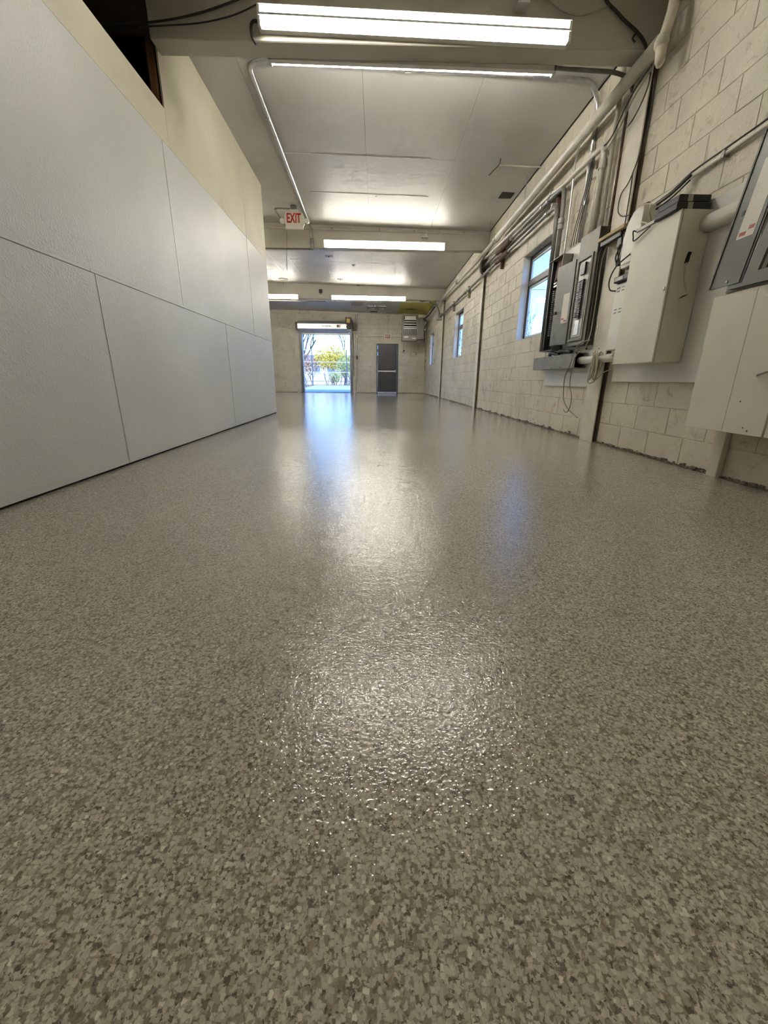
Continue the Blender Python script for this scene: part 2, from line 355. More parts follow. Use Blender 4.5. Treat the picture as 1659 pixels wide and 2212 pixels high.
for ya, yb in ((9.73, 12.2), (12.2, 15.0)):
    for xb, xa in zip(XCUT, XCUT[1:] + [-2.27]): sheet(xa, xb, ya, yb, 'ceiling_white')
    sheet(-2.70, -2.27, ya, yb, 'ceiling_grey'); sheet(-5.0, -2.70, ya, yb, 'ceiling_grey'); sheet(-8.0, -5.0, ya, yb, 'ceiling_white')
for xa, xb, ya, yb, mt in ((-8.0, -2.25, 15.18, 20.6, 'ceiling_grey'), (-2.25, -1.05, 15.18, 19.2, 'ceiling_white'), (-2.25, -1.05, 19.2, 20.6, 'ceiling_grey'), (-1.05, -0.55, 15.18, 18.9, 'ceiling_brown'),
                           (-1.05, -0.55, 18.9, 20.6, 'ceiling_grey'), (-0.55, 0.95, 15.18, 19.9, 'ceiling_white'), (-0.55, 0.5, 19.9, 20.6, 'ceiling_white'), (0.5, 0.95, 19.9, 20.6, 'ceiling_white'), (0.95, XR, 15.18, 20.6, 'yellow_mould')):
    sheet(xa, xb, ya, yb, mt)
# patches glued under the sheets of the second bay
for xa, xb, ya, yb, mt in ((-3.3, -2.80, 13.3, 14.9, 'ceiling_patch'), (-2.98, -2.82, 12.7, 13.3, 'ceiling_patch'), (-2.26, -2.02, 12.12, 12.3, 'ceiling_grey')):
    sheet(xa, xb, ya, yb, mt, 0.004, 'ceiling_patch')
# batten lines on the first bay
for xa, xb, ya, yb in ((-1.1, 0.85, 8.02, 8.05), (-0.03, 0.0, 8.1, 9.5), (-1.3, 0.75, 6.83, 6.86)):
    sheet(xa, xb, ya, yb, 'ceiling_white', 0.006, 'ceiling_batten')

for i, (ya, yb) in enumerate(BEAM):
    xa = (-1.785, XFL, XFL, -2.6)[i]
    bm = bmesh.new(); prism(bm, [(xa, 3.13), (XR, 3.13), (XR, zc(XR) + 0.02), (xa, zc(xa) + 0.02)], 'y', ya, yb); bevel(bm, 0.006)
    cb = struct('ceiling_beam', bm, 'beam_paint', ('painted beam crossing the ceiling nearest the viewer', 'painted beam above the red lettered sign', 'painted beam farthest back, near the roller door', 'painted beam behind the viewer')[i])
    if i == 0: obj('shaded_beam_end', new_box(-2.6, -1.79, 4.22, 4.30, 3.185, 3.58), 'shade_brown', cb)  # beam end beyond the partition, its shadow put into a dark colour

# ---- block walls: every block its own part, the farthest ones joined
_blk = {}
def block_mesh(L_, H_, axis):
    key = (round(L_, 3), round(H_, 3), axis)
    if key in _blk: return _blk[key]
    c, d = 0.0028, 0.03; h, k = L_ / 2, H_ / 2
    if axis == 'x':
        A = [(d, -h, -k), (d, h, -k), (d, h, k), (d, -h, k)]; B = [(c, -h, -k), (c, h, -k), (c, h, k), (c, -h, k)]; D = [(0, -h + c, -k + c), (0, h - c, -k + c), (0, h - c, k - c), (0, -h + c, k - c)]
    else:
        A = [(-h, d, -k), (h, d, -k), (h, d, k), (-h, d, k)]; B = [(-h, c, -k), (h, c, -k), (h, c, k), (-h, c, k)]; D = [(-h + c, 0, -k + c), (h - c, 0, -k + c), (h - c, 0, k - c), (-h + c, 0, k - c)]
    me = bpy.data.meshes.new('block'); fs = [(8, 9, 10, 11)]
    for i in range(4):
        j = (i + 1) % 4; fs += [(i, j, 4 + j, 4 + i), (4 + i, 4 + j, 8 + j, 8 + i)]
    me.from_pydata(A + B + D, [], fs); me.update()
    bmt = bmesh.new(); bmt.from_mesh(me); bmesh.ops.recalc_face_normals(bmt, faces=list(bmt.faces))
    fr_ = [f for f in bmt.faces if all(v_.co[0 if axis == 'x' else 1] < 0.001 for v_ in f.verts)]
    if fr_ and fr_[0].normal[0 if axis == 'x' else 1] > 0: bmesh.ops.reverse_faces(bmt, faces=list(bmt.faces))
    bmt.to_mesh(me); bmt.free(); me.materials.append(MATS['block_paint']); _blk[key] = me; return me
def courses(a0, a1, ztop, holes, axis, face, root, keep):
    H_, L_, j = 0.2032, 0.4064, 0.0065; pieces = []
    k = 0
    while k * H_ < ztop - 0.03:
        za, zb = k * H_, min((k + 1) * H_, ztop); s = a0 - (L_ / 2 if k % 2 else 0)
        while s < a1:
            segs = [(max(s, a0), min(s + L_, a1))]
            for ha, hb, hz0, hz1 in holes:
                if zb - 0.05 > hz0 and za + 0.05 < hz1:
                    nx = []
                    for p, q in segs:
                        if q <= ha or p >= hb: nx.append((p, q))
                        else:
                            if p < ha: nx.append((p, ha))
                            if q > hb: nx.append((hb, q))
                    segs = nx
            for p, q in segs:
                if q - p > 0.05: pieces.append((p, q, za, zb))
            s += L_
        k += 1
    pieces.sort(key=keep); rest = bmesh.new(); n_rest = 0
    for i, (p, q, za, zb) in enumerate(pieces):
        me = block_mesh(q - p - j, zb - za - j, axis); off = random.uniform(-0.0012, 0.0016)
        c = (face + off, (p + q) / 2, (za + zb) / 2) if axis == 'x' else ((p + q) / 2, face + off, (za + zb) / 2)
        if i < 300: inst('block', me, c, root)
        else:
            t = bmesh.new(); t.from_mesh(me); bmesh.ops.translate(t, verts=list(t.verts), vec=c)
            tm = bpy.data.meshes.new('t'); t.to_mesh(tm); t.free(); rest.from_mesh(tm); bpy.data.meshes.remove(tm); n_rest += 1
    if n_rest:
        o = obj('far_blocks', rest, 'block_paint', root); o['kind'] = 'stuff'
    else: rest.free()
WIN = [(6.06, 7.20), (11.78, 12.95), (17.55, 18.68)]; WZ0, WZ1 = 1.219, 2.438
bm = bmesh.new(); xa, xb = XR + 0.0045, XR + 0.157; edges = [YR - 0.2] + [e for w_ in WIN for e in w_] + [YB + 0.2]
for a, b_ in zip(edges[::2], edges[1::2]): bx(bm, xa, xb, a, b_, -0.1, 3.75)
for a, b_ in WIN: bx(bm, xa, xb, a, b_, -0.1, WZ0); bx(bm, xa, xb, a, b_, WZ1, 3.75)
wall_r = struct('wall_right', bm, 'mortar_paint', 'cream painted concrete block wall with three windows')
courses(1.8, YB, zc(XR), [(a, b_, WZ0, WZ1) for a, b_ in WIN], 'x', XR, wall_r, lambda p: (p[0] + p[1]) / 2 + 0.25 * max(0, p[2] - 1.5) + (2.5 if p[0] < 3.3 and p[2] < 1.2 else 0))
OP = [(-3.64, -1.12, 0, 3.0), (0.0, 1.02, 0, 2.21)]
bm = bmesh.new(); ya, yb = YB + 0.0045, YB + 0.2
for a, b_, z0, z1 in ((XFL - 0.2, -3.46, -0.1, 4), (-1.25, 0.0, -0.1, 4), (1.02, XR + 0.2, -0.1, 4), (-3.46, -1.25, 2.95, 4), (0, 1.02, 2.21, 4)): bx(bm, a, b_, ya, yb, z0, z1)
wall_b = struct('wall_back', bm, 'mortar_paint', 'far cream block wall with roller door and grey exit door')
courses(-4.95, XR, 3.58, [(-3.81, -0.95, 0, 2.6), (-3.64, -1.12, 2.5, 3.0), (0.0, 1.02, 0, 2.21)], 'y', YB, wall_b, lambda p: -p[0])
for a, b_ in ((-3.81, -3.64), (-1.12, -0.95)): obj('jamb_strip', new_box(a, b_, YB - 0.004, YB + 0.03, 0, 2.60), 'column_paint', wall_b)
struct('wall_rear', new_box(XFL - 0.2, XR + 0.15, YR - 0.15, YR, 0, 4), 'cream_drywall', 'plain wall behind the viewer')
struct('wall_left_far', new_box(XFL - 0.15, XFL, YR, YB + 0.2, 0, 4), 'cream_drywall', 'plain side wall of the wide part of the hall')
struct('wall_return', new_box(XFL, -1.99, 7.74, 7.86, 0, 4), 'cream_drywall', 'partition end wall facing the far half of the hall')
struct('wall_storage', new_box(-4.6, -4.5, YR, 7.74, 0, 4), 'shade_brown', 'near-black wall of the storage behind the partition, unlit darkness painted in')  # storage wall coloured near black to look unlit

# ---- left partition: core, shiny sheets, cover strips, drywall above
YE, YO = 7.865, 4.375
def slab(bm, ya, yb, z0, z1, out, back, z1b=None):
    z1b = z1 if z1b is None else z1b
    hexa(bm, [(xl(ya) - back, ya, z0), (xl(ya) + out, ya, z0), (xl(yb) + out, yb, z0), (xl(yb) - back, yb, z0), (xl(ya) - back, ya, z1), (xl(ya) + out, ya, z1), (xl(yb) + out, yb, z1b), (xl(yb) - back, yb, z1b)])
bm = bmesh.new(); slab(bm, YR, YO + 0.03, 0, 2.765, -0.007, 0.12); slab(bm, YO + 0.03, YE, 0, zc(-1.8), -0.014, 0.12)
wall_l = struct('wall_left', bm, 'black_gap', 'left partition of large shiny white sheets with drywall above')
def wpanel(name, mat, ya, yb, z0, z1, out=0.0, back=0.0065, z1b=None):
    bm = bmesh.new(); slab(bm, ya, yb, z0, z1, out, back, z1b); return obj(name, bm, mat, wall_l)
low, up = [YR, -1.97, 0.49, 2.945, 5.405, YE], [YR, -0.72, 1.765, 4.235, 6.70, YE]
for a, b_ in zip(low, low[1:]): wpanel('wall_panel', 'pebbled_panel', a + 0.003, b_ - 0.003, 0.013, 1.222, random.uniform(0, 0.0015))
for a, b_ in zip(up, up[1:]): wpanel('wall_panel', 'pebbled_panel', a + 0.003, b_ - 0.003, 1.243, 2.497, random.uniform(0, 0.0015))
for a, b_ in zip([YR, 2.90], [2.897, YE]): wpanel('cover_strip', 'divider_plastic', a, b_, 1.2245, 1.2415, 0.0045)
for y in low[1:-1]: wpanel('cover_strip', 'divider_plastic', y - 0.001, y + 0.011, 0.015, 1.222, 0.004)
for y in up[1:-1]: wpanel('cover_strip', 'divider_plastic', y - 0.0005, y + 0.006, 1.243, 2.497, 0.003)
wpanel('drywall_sheet', 'cream_drywall', YR, YO, 2.5005, 2.772, 0.0, 0.008)
zt = zc(-1.8) - 0.001
wpanel('drywall_sheet', 'cream_drywall', YO + 0.002, 6.72, 2.5005, zt, 0.0, 0.013, zt)
wpanel('drywall_sheet', 'cream_drywall', 6.724, YE, 2.5005, zt, 0.0, 0.013, zt)
obj('stud', new_box(xl(YO) - 0.085, xl(YO) - 0.034, YO - 0.012, YO + 0.028, 2.766, 3.5), 'raw_wood', wall_l, 'raw brown stud at the edge of the dark opening')
# ---- paint crumbs and dirt where the floor coat meets the block wall
bm = bmesh.new()
for i in range(900):
    y = 2.0 + 17.5 * random.random() ** 1.8; s = random.uniform(0.004, 0.016) * (1.5 if random.random() < 0.15 else 1)
    z = abs(random.gauss(0, 0.012)); x = XR - random.uniform(-0.004, 0.012)
    if y > 2.0: hexa(bm, [(x + random.uniform(-.3, .3) * s + dx * s * 0.6, y + dy * s * random.uniform(.7, 1.8), max(0.0, z + dz * s)) for dz in (-.5, .5) for dx, dy in ((-1, -1), (1, -1), (1, 1), (-1, 1))])
o = obj('paint_crumbs', bm, 'debris'); o['kind'] = 'stuff'; tag(o, 'dark crumbs and flaked paint along the foot of the block wall', 'debris')
bm = bmesh.new()
bx(bm, XR - 0.003, XR + 0.004, 1.5, YB, 0.0, 0.011)
struct('trim_1', bm, 'debris', 'dark joint at the foot of the right wall')
struct('trim_2', new_box(-4.95, XR, YB - 0.003, YB + 0.003, 0.0, 0.013), 'debris', 'dark joint at the foot of the far wall')
for k, (ya, yb) in enumerate(((4.40, 9.55), (9.73, 15.0), (15.18, YB))):
    struct('trim_%d' % (k + 3), new_box(XR - 0.010, XR + 0.002, ya + 0.02, yb - 0.02, zc(XR) - 0.009, zc(XR) + 0.002), 'black_gap', ('dark gap between ceiling and window wall in the nearest bay', 'dark gap between ceiling and window wall in the middle bay', 'dark gap between ceiling and window wall in the farthest bay')[k])
# ---- steel columns half sunk in the right wall
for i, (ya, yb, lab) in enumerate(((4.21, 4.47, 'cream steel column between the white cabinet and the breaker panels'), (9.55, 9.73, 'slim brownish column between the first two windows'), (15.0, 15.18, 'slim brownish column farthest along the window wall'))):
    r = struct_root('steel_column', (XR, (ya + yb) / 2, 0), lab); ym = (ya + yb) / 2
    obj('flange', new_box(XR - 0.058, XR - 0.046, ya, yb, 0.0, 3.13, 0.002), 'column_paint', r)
    obj('web', new_box(XR - 0.047, XR + 0.02, ym - 0.01, ym + 0.01, 0.0, 3.13), 'brown_steel', r)
    obj('back_plate', new_box(XR - 0.004, XR + 0.01, ya, yb, 0.0, 3.13), 'brown_steel', r)
# ---- windows
for i, (ya, yb) in enumerate(WIN):
    w_ = struct_root('window_%d' % (i + 1), (XR + 0.12, (ya + yb) / 2, WZ0), ('dark framed window nearest the breaker panels, blue sky behind', 'dark framed window in the middle of the block wall', 'dark framed window farthest along the block wall')[i])
    xf0, xf1 = XR + 0.105, XR + 0.155
    bm = bmesh.new()
    for a, b_, z0, z1 in ((ya, yb, WZ0, WZ0 + 0.04), (ya, yb, WZ1 - 0.055, WZ1), (ya, ya + 0.05, WZ0 + 0.04, WZ1 - 0.055), (yb - 0.05, yb, WZ0 + 0.04, WZ1 - 0.055)): bx(bm, xf0, xf1, a, b_, z0, z1)
    obj('frame', bm, 'bronze_frame', w_)
    obj('transom', new_box(xf0 - 0.012, xf1, ya + 0.05, yb - 0.05, 2.005, 2.085, 0.006), 'bronze_frame', w_)
    for z0, z1 in ((WZ0 + 0.04, 2.005), (2.085, WZ1 - 0.055)):
        bm = bmesh.new(); a, b_ = ya + 0.05, yb - 0.05; t = 0.028
        for p, q, r0, r1 in ((a, b_, z0, z0 + t), (a, b_, z1 - t, z1), (a, a + t, z0 + t, z1 - t), (b_ - t, b_, z0 + t, z1 - t)): bx(bm, xf0 + 0.015, xf1 - 0.01, p, q, r0, r1)
        obj('sash', bm, 'window_white', w_)
        obj('pane', new_box(xf0 + 0.025, xf0 + 0.029, a + t, b_ - t, z0 + t, z1 - t), 'window_glass', w_)
    for nm, a, b_, z0, z1 in (('reveal', yb - 0.006, yb, WZ0, WZ1), ('reveal', ya, ya + 0.006, WZ0, WZ1), ('sill', ya, yb, WZ0, WZ0 + 0.008), ('head', ya, yb, WZ1 - 0.008, WZ1)):
        obj(nm, new_box(XR + 0.002, xf0, a, b_, z0, z1), 'board_paint' if nm != 'head' else 'mortar_paint', w_)
# ---- grey exit door
d1 = struct_root('door_1', (0.51, YB, 0), 'dark grey steel exit door with a silver push bar')
bm = bmesh.new()
for a, b_, z0, z1 in ((0.0, 0.055, 0, 2.21), (0.965, 1.02, 0, 2.21), (0.055, 0.965, 2.15, 2.21)): bx(bm, a, b_, YB - 0.03, YB + 0.15, z0, z1)
obj('frame', bm, 'frame_grey', d1)
obj('leaf', new_box(0.06, 0.96, YB + 0.01, YB + 0.055, 0.035, 2.145, 0.003), 'door_grey', d1)
obj('threshold', new_box(0.055, 0.965, YB - 0.02, YB + 0.12, 0.0, 0.03, 0.004), 'galvanised', d1)
pb = obj('push_bar', new_box(0.10, 0.86, YB - 0.055, YB - 0.02, 0.965, 1.02, 0.008), 'galvanised', d1, 'silver push bar')
obj('latch_case', new_box(0.86, 0.92, YB - 0.07, YB + 0.012, 0.93, 1.06, 0.01), 'galvanised', pb); obj('end_case', new_box(0.08, 0.12, YB - 0.06, YB + 0.012, 0.955, 1.03, 0.008), 'galvanised', pb)
for z in (0.35, 1.1, 1.9): obj('hinge', new_tube([(0.058, YB - 0.005, z - 0.055), (0.058, YB - 0.005, z + 0.055)], 0.009, 8), 'galvanised_dull', d1)
# ---- roller door
d2 = struct_root('door_2', (-2.35, YB, 0), 'open roller door with galvanised hood over the bright doorway')
prof = [(YB, 3.13), (YB - 0.22, 3.13), (YB - 0.40, 2.99), (YB - 0.40, 2.79), (YB - 0.26, 2.64), (YB, 2.62)]
bm = bmesh.new(); prism(bm, prof, 'x', -3.58, -1.30); hood = obj('hood', bm, 'hood_metal', d2, 'shiny galvanised hood')
for a, b_ in ((-3.70, -3.583), (-1.12, -0.93)):
    obj('end_bracket', new_box(a, b_, YB - 0.30, YB - 0.285, 2.76, 3.07), 'olive_plate', d2)
    obj('bracket_foot', new_box(a, b_, YB - 0.286, YB, 2.76, 2.775), 'olive_plate', d2)
for a, b_ in ((-3.56, -3.45), (-1.25, -1.15)): obj('guide', new_box(a, b_, YB - 0.09, YB + 0.02, 0.0, 2.64, 0.006), 'guide_steel', d2)
for k in range(3): obj('slat', new_box(-3.45, -1.25, YB - 0.06, YB - 0.045, 2.60 + 0.06 * k, 2.655 + 0.06 * k, 0.004), 'galvanised', d2)
obj('bottom_bar', new_box(-3.45, -1.25, YB - 0.075, YB - 0.035, 2.565, 2.603, 0.004), 'galvanised_dull', d2)
T = Matrix.Translation((-2.28, YB - 0.402, 2.90)) @ Matrix.Rotation(math.pi / 2, 4, 'X')
obj('lettering', text_bm('Airplow', 0.13, 0.001, T @ Matrix.Shear('XY', 4, (0.25, 0))), 'ink', hood)
fx = -1.80
obj('flag_print', new_box(fx, fx + 0.16, YB - 0.403, YB - 0.4, 2.84, 2.94), 'sign_white', hood)
for k in range(4): obj('flag_stripe', new_box(fx, fx + 0.16, YB - 0.405, YB - 0.402, 2.84 + 0.028 * k, 2.854 + 0.028 * k), 'ink_red', hood)
obj('flag_canton', new_box(fx, fx + 0.075, YB - 0.407, YB - 0.402, 2.885, 2.94), 'flag_blue', hood)
mo = thing('door_operator', (-1.24, YB - 0.4, 2.68), 'maroon and black roller door motor with a yellow sticker', 'motor')
obj('gear_case', new_box(-1.40, -1.14, YB - 0.60, YB - 0.41, 2.97, 3.24, 0.01), 'motor_maroon', mo)
obj('sticker', new_box(-1.345, -1.20, YB - 0.603, YB - 0.599, 3.02, 3.19), 'yellow_label', mo)
bm = new_tube([(-1.27, YB - 0.58, 2.86), (-1.27, YB - 0.40, 2.86)], 0.10, 14); obj('motor_drum', bm, 'black_plastic', mo)
obj('mount_plate', new_box(-1.16, -1.10, YB - 0.58, YB - 0.30, 2.72, 3.14, 0.006), 'black_plastic', mo)
obj('limit_box', new_box(-1.36, -1.14, YB - 0.54, YB - 0.43, 2.66, 2.77, 0.008), 'guide_steel', mo)

# ================================================================== LIGHT FIXTURES
def fixture(label, xa, xb, yf, za, zb, side=-1, group='twin tube strip lights on the beams'):
    xm, zm = (xa + xb) / 2, (za + zb) / 2
    t = thing('strip_light', (xm, yf, zm), label, 'light fixture', group); s = side; h = 0.062
    def seg(z0, z1, y0, y1, x0=xa, x1=xb):
        bm = bmesh.new(); k = (zb - za) / (xb - xa); f = lambda x: za + (x - xa) * k; ya_, yb_ = sorted((yf + s * y0, yf + s * y1))
        hexa(bm, [(x0, ya_, f(x0) + z0), (x1, ya_, f(x1) + z0), (x1, yb_, f(x1) + z0), (x0, yb_, f(x0) + z0), (x0, ya_, f(x0) + z1), (x1, ya_, f(x1) + z1), (x1, yb_, f(x1) + z1), (x0, yb_, f(x0) + z1)])
        return bm
    obj('housing', seg(-h, h, 0.0, 0.045), 'fixture_white', t)
    obj('glow_shield', seg(h - 0.004, h, 0.045, 0.094), 'fixture_white', t)  # flange added over the tubes to cut the glow on the ceiling
    obj('ridge', seg(-0.007, 0.007, 0.045, 0.099), 'fixture_white', t)  # reaches past the tubes so its unlit edge shows as a dark line
    for dz in (-0.036, 0.036):
        bm = new_tube([(xa + 0.015, yf + s * 0.066, za + dz), (xb - 0.015, yf + s * 0.066, zb + dz)], 0.023, 8); obj('tube', bm, 'tube_glow', t, smooth=True)
    for x0, x1 in ((xa - 0.006, xa + 0.014), (xb - 0.014, xb + 0.006)): obj('end_cap', seg(-h, h, 0.0, 0.09, x0, x1), 'fixture_white', t)
    return t
fixture('twin tube strip light largest and nearest, on the front of the first beam', -0.91, 1.50, 4.22, 3.238, 3.188)
fixture('strip light peeking out below the rear side of the nearest beam', -0.905, 1.51, 4.40, 3.188, 3.160, 1)
fixture('strip light on the second beam, right of the red lettered sign', -1.07, 1.38, 9.55, 3.198, 3.175)
fixture('strip light centred on the farthest beam, above the roller door', -1.49, 0.955, 15.0, 3.160, 3.145)
fixture('strip light on the farthest beam cut off by the left partition', -5.0, -2.57, 15.0, 3.175, 3.165)
fixture('added unseen strip light on the rear side of the second beam', -1.07, 1.38, 9.73, 3.27, 3.27, 1)  # added behind the beam, unseen, to brighten the far half
fixture('added unseen strip light on the rear side of the farthest beam, facing the roller door', -1.49, 0.955, 15.18, 3.30, 3.30, 1)  # added out of view to light the far wall
fixture('added unseen strip light on the rear side of the farthest beam, left part of the hall', -5.0, -2.57, 15.18, 3.30, 3.30, 1)  # added unseen lamp, more light for the far wall
fixture('added unseen strip light on the second beam in the left part of the hall', -5.0, -2.57, 9.55, 3.20, 3.20)  # added lamp hidden by the partition, fills the left part of the hall
fixture('added unseen strip light on the rear of the second beam in the left part of the hall', -5.0, -2.57, 9.73, 3.27, 3.27, 1)  # added unseen lamp, lifts the back wall from the left
fixture('added unseen strip light on the beam behind the viewer', -0.91, 1.50, -1.12, 3.20, 3.20)  # added behind the viewer, bounces soft fill off the rear wall

# ================================================================== EXIT SIGNS
def rounded(bm, x0, x1, y0, y1, z0, z1, c, axis='y'):
    prism(bm, [(x0 + c, z0), (x1 - c, z0), (x1, z0 + c), (x1, z1 - c), (x1 - c, z1), (x0 + c, z1), (x0, z1 - c), (x0, z0 + c)], axis, y0, y1)
s = thing('exit_sign', (-1.50, 8.62, 3.16), 'white ceiling-hung emergency sign with red EXIT letters', 'exit sign')
bm = bmesh.new(); yS = 8.62
prism(bm, [(-1.635, 3.18), (-1.335, 3.18), (-1.33, 3.235), (-1.305, 3.26), (-1.305, 3.37), (-1.335, 3.435), (-1.645, 3.445), (-1.665, 3.37), (-1.665, 3.27), (-1.64, 3.24)], 'y', yS, yS + 0.05); bevel(bm, 0.004)
obj('housing', bm, 'sign_white', s)
T = Matrix.Translation((-1.495, yS - 0.003, 3.342)) @ Matrix.Diagonal((0.62, 1, 1, 1)) @ Matrix.Rotation(math.pi / 2, 4, 'X')
bm = text_bm('EXIT', 0.205, 0.002, T); bmesh.ops.scale(bm, vec=(1, 1, 1), verts=list(bm.verts)); obj('lettering', bm, 'sign_red', s)
for x in (-1.705, -1.265):
    o = obj('lamp_head', new_tube([(x, yS - 0.02, 3.30), (x, yS + 0.06, 3.32)], 0.042, 12), 'sign_white', s); obj('lamp_lens', new_tube([(x, yS - 0.023, 3.3), (x, yS - 0.019, 3.3)], 0.034, 12), 'fixture_white', o)
obj('canopy', new_box(-1.57, -1.42, yS - 0.01, yS + 0.06, 3.445, 3.485, 0.008), 'sign_white', s)
obj('ceiling_box', new_tube([(-1.49, yS + 0.03, 3.48), (-1.49, yS + 0.03, zc(-1.49) - 0.001)], 0.06, 12), 'pipe_grey', s)
s = thing('exit_sign', (0.515, YB, 2.42), 'small red lettered exit sign above the grey door', 'exit sign')
bm = bmesh.new(); rounded(bm, 0.35, 0.68, YB - 0.05, YB - 0.002, 2.42, 2.64, 0.03); obj('housing', bm, 'sign_white', s)
obj('face', new_box(0.40, 0.63, YB - 0.054, YB - 0.05, 2.455, 2.605), 'ink_red', s)
obj('lettering', text_bm('EXIT', 0.13, 0.001, Matrix.Translation((0.515, YB - 0.057, 2.53)) @ Matrix.Diagonal((0.7, 1, 1, 1)) @ Matrix.Rotation(math.pi / 2, 4, 'X')), 'sign_white', s)

# ================================================================== PIPES AND CONDUITS
def pipe(name, label, cat, pts, r, mat, n=10, fil=0.12, group=None, smooth=False):
    return tag(obj(name, new_tube(pts, r, n, fil, smooth), mat, smooth=True), label, cat, group)
def pipe_thing(name, label, cat, pts, r, mat, fil=0.12, n=10, main='run', base=None):
    t = thing(name, base or pts[-1], label, cat); obj(main, new_tube(pts, r, n, fil), mat, t, smooth=True); return t
def ring(parent, p, d, r, w_, mat, name='coupling'):
    p, d = Vector(p), Vector(d).normalized(); return obj(name, new_tube([p - d * w_ / 2, p + d * w_ / 2], r, 12), mat, parent, smooth=False)
zq = lambda x: zc(x) - 0.03
t = pipe_thing('conduit', 'shiny steel conduit looping across the ceiling and down to the breaker panel', 'conduit', [(2.255, 5.2, 2.075), (2.255, 5.2, 3.30), (2.14, 5.13, zq(2.14)), (1.8, 5.11, zq(1.8)), (-1.0, 5.08, zq(-1)), (-1.25, 5.12, zq(-1.25)), (-1.265, 5.5, zq(-1.26)), (-1.285, 6.85, zq(-1.28)), (-1.33, 9.30, zq(-1.3)), (-1.325, 9.49, 3.44), (-1.315, 9.515, 3.27)], 0.022, 'galvanised', 0.2)
for p, d in (((1.55, 5.108, zq(1.55)), (1, 0, 0)), ((0.3, 5.095, zq(.3)), (1, 0, 0)), ((-0.85, 5.08, zq(-.85)), (1, 0, 0)), ((2.255, 5.2, 2.93), (0, 0, 1)), ((2.255, 5.2, 2.45), (0, 0, 1)), ((-1.275, 6.0, zq(-1.27)), (0, 1, 0))): ring(t, p, d, 0.028, 0.06, 'galvanised')
t = thing('elbow_box', (-1.31, 9.52, 3.08), 'grey conduit elbow box at the foot of the second beam', 'conduit')
obj('case', new_box(-1.345, -1.275, 9.485, 9.545, 3.09, 3.285, 0.012), 'pipe_grey', t); obj('cover', new_box(-1.340, -1.28, 9.478, 9.486, 3.10, 3.275, 0.003), 'galvanised_dull', t)
t = pipe_thing('conduit', 'thin painted conduit along the top of the second beam', 'conduit', [(-5.0, 9.525, 3.50), (-1.75, 9.525, 3.47), (2.05, 9.525, 3.42), (2.17, 9.525, 3.36), (2.2, 9.525, 3.2)], 0.013, 'pipe_paint', 0.1)
for x in (-0.9, 0.05, 0.75, 1.25, 1.75): obj('strap', new_box(x - 0.012, x + 0.012, 9.508, 9.55, 3.42 + (1.75 - x) * 0.013, 3.455 + (1.75 - x) * 0.013), 'galvanised_dull', t)
obj('box', new_box(-1.83, -1.76, 9.50, 9.55, 3.44, 3.50, 0.006), 'sign_white', t)
pipe('conduit', 'dark flexible conduit feeding the ceiling-hung red lettered sign', 'conduit', [(-1.55, 8.65, 3.50), (-1.78, 8.66, 3.505), (-1.84, 8.74, 3.50), (-1.80, 9.2, 3.49), (-1.79, 9.49, 3.48)], 0.012, 'pipe_grey', smooth=True)
pipe('conduit', 'grey conduit under the second beam, left of the elbow box', 'conduit', [(-4.5, 9.56, 3.115), (-1.34, 9.55, 3.112)], 0.013, 'pipe_grey')
pipe('cable', 'thin wire hanging from the second beam in front of the partition end', 'cable', [(-1.80, 9.50, 3.46), (-1.805, 9.49, 3.2), (-1.83, 9.50, 2.95), (-1.84, 9.52, 2.72)], 0.003, 'black_cable', 5, smooth=True)
t = pipe_thing('water_pipe', 'white pipe hung below the farthest beam', 'pipe', [(-5.5, 15.06, 3.095), (1.55, 15.06, 3.085), (1.75, 15.06, 3.08)], 0.024, 'pipe_paint')
for x in (-2.3, -1.45, -1.32, 0.15, 1.1): obj('hanger', new_tube([(x, 15.06, 3.045), (x, 15.03, 3.085), (x, 15.04, 3.128)], 0.008, 6), 'white_plastic', t)
pipe('conduit', 'black conduit under the farthest beam at the left', 'conduit', [(-4.6, 14.97, 3.04), (-2.65, 14.97, 3.045), (-2.4, 14.97, 3.01), (-2.25, 14.97, 3.05), (-1.7, 14.97, 3.048)], 0.012, 'pipe_grey')
pipe('conduit', 'grey flexible conduit arching from farthest beam to the wall box', 'conduit', [(1.45, 15.0, 3.09), (1.8, 15.15, 3.09), (2.06, 15.3, 2.98), (2.17, 15.45, 2.78)], 0.022, 'pipe_grey', smooth=True)
t = thing('junction_box', (2.2, 15.55, 2.58), 'grey junction box on the window wall near the farthest column', 'junction box')
obj('case', new_box(2.10, 2.285, 15.45, 15.72, 2.60, 2.80, 0.008), 'galvanised_dull', t); obj('cover', new_box(2.092, 2.101, 15.47, 15.70, 2.615, 2.785, 0.003), 'galvanised', t)
obj('whip', new_tube([(2.15, 15.6, 2.60), (2.10, 15.5, 2.55), (2.0, 15.45, 2.565), (1.95, 15.45, 2.54)], 0.006, 5, 0, True), 'white_plastic', t)

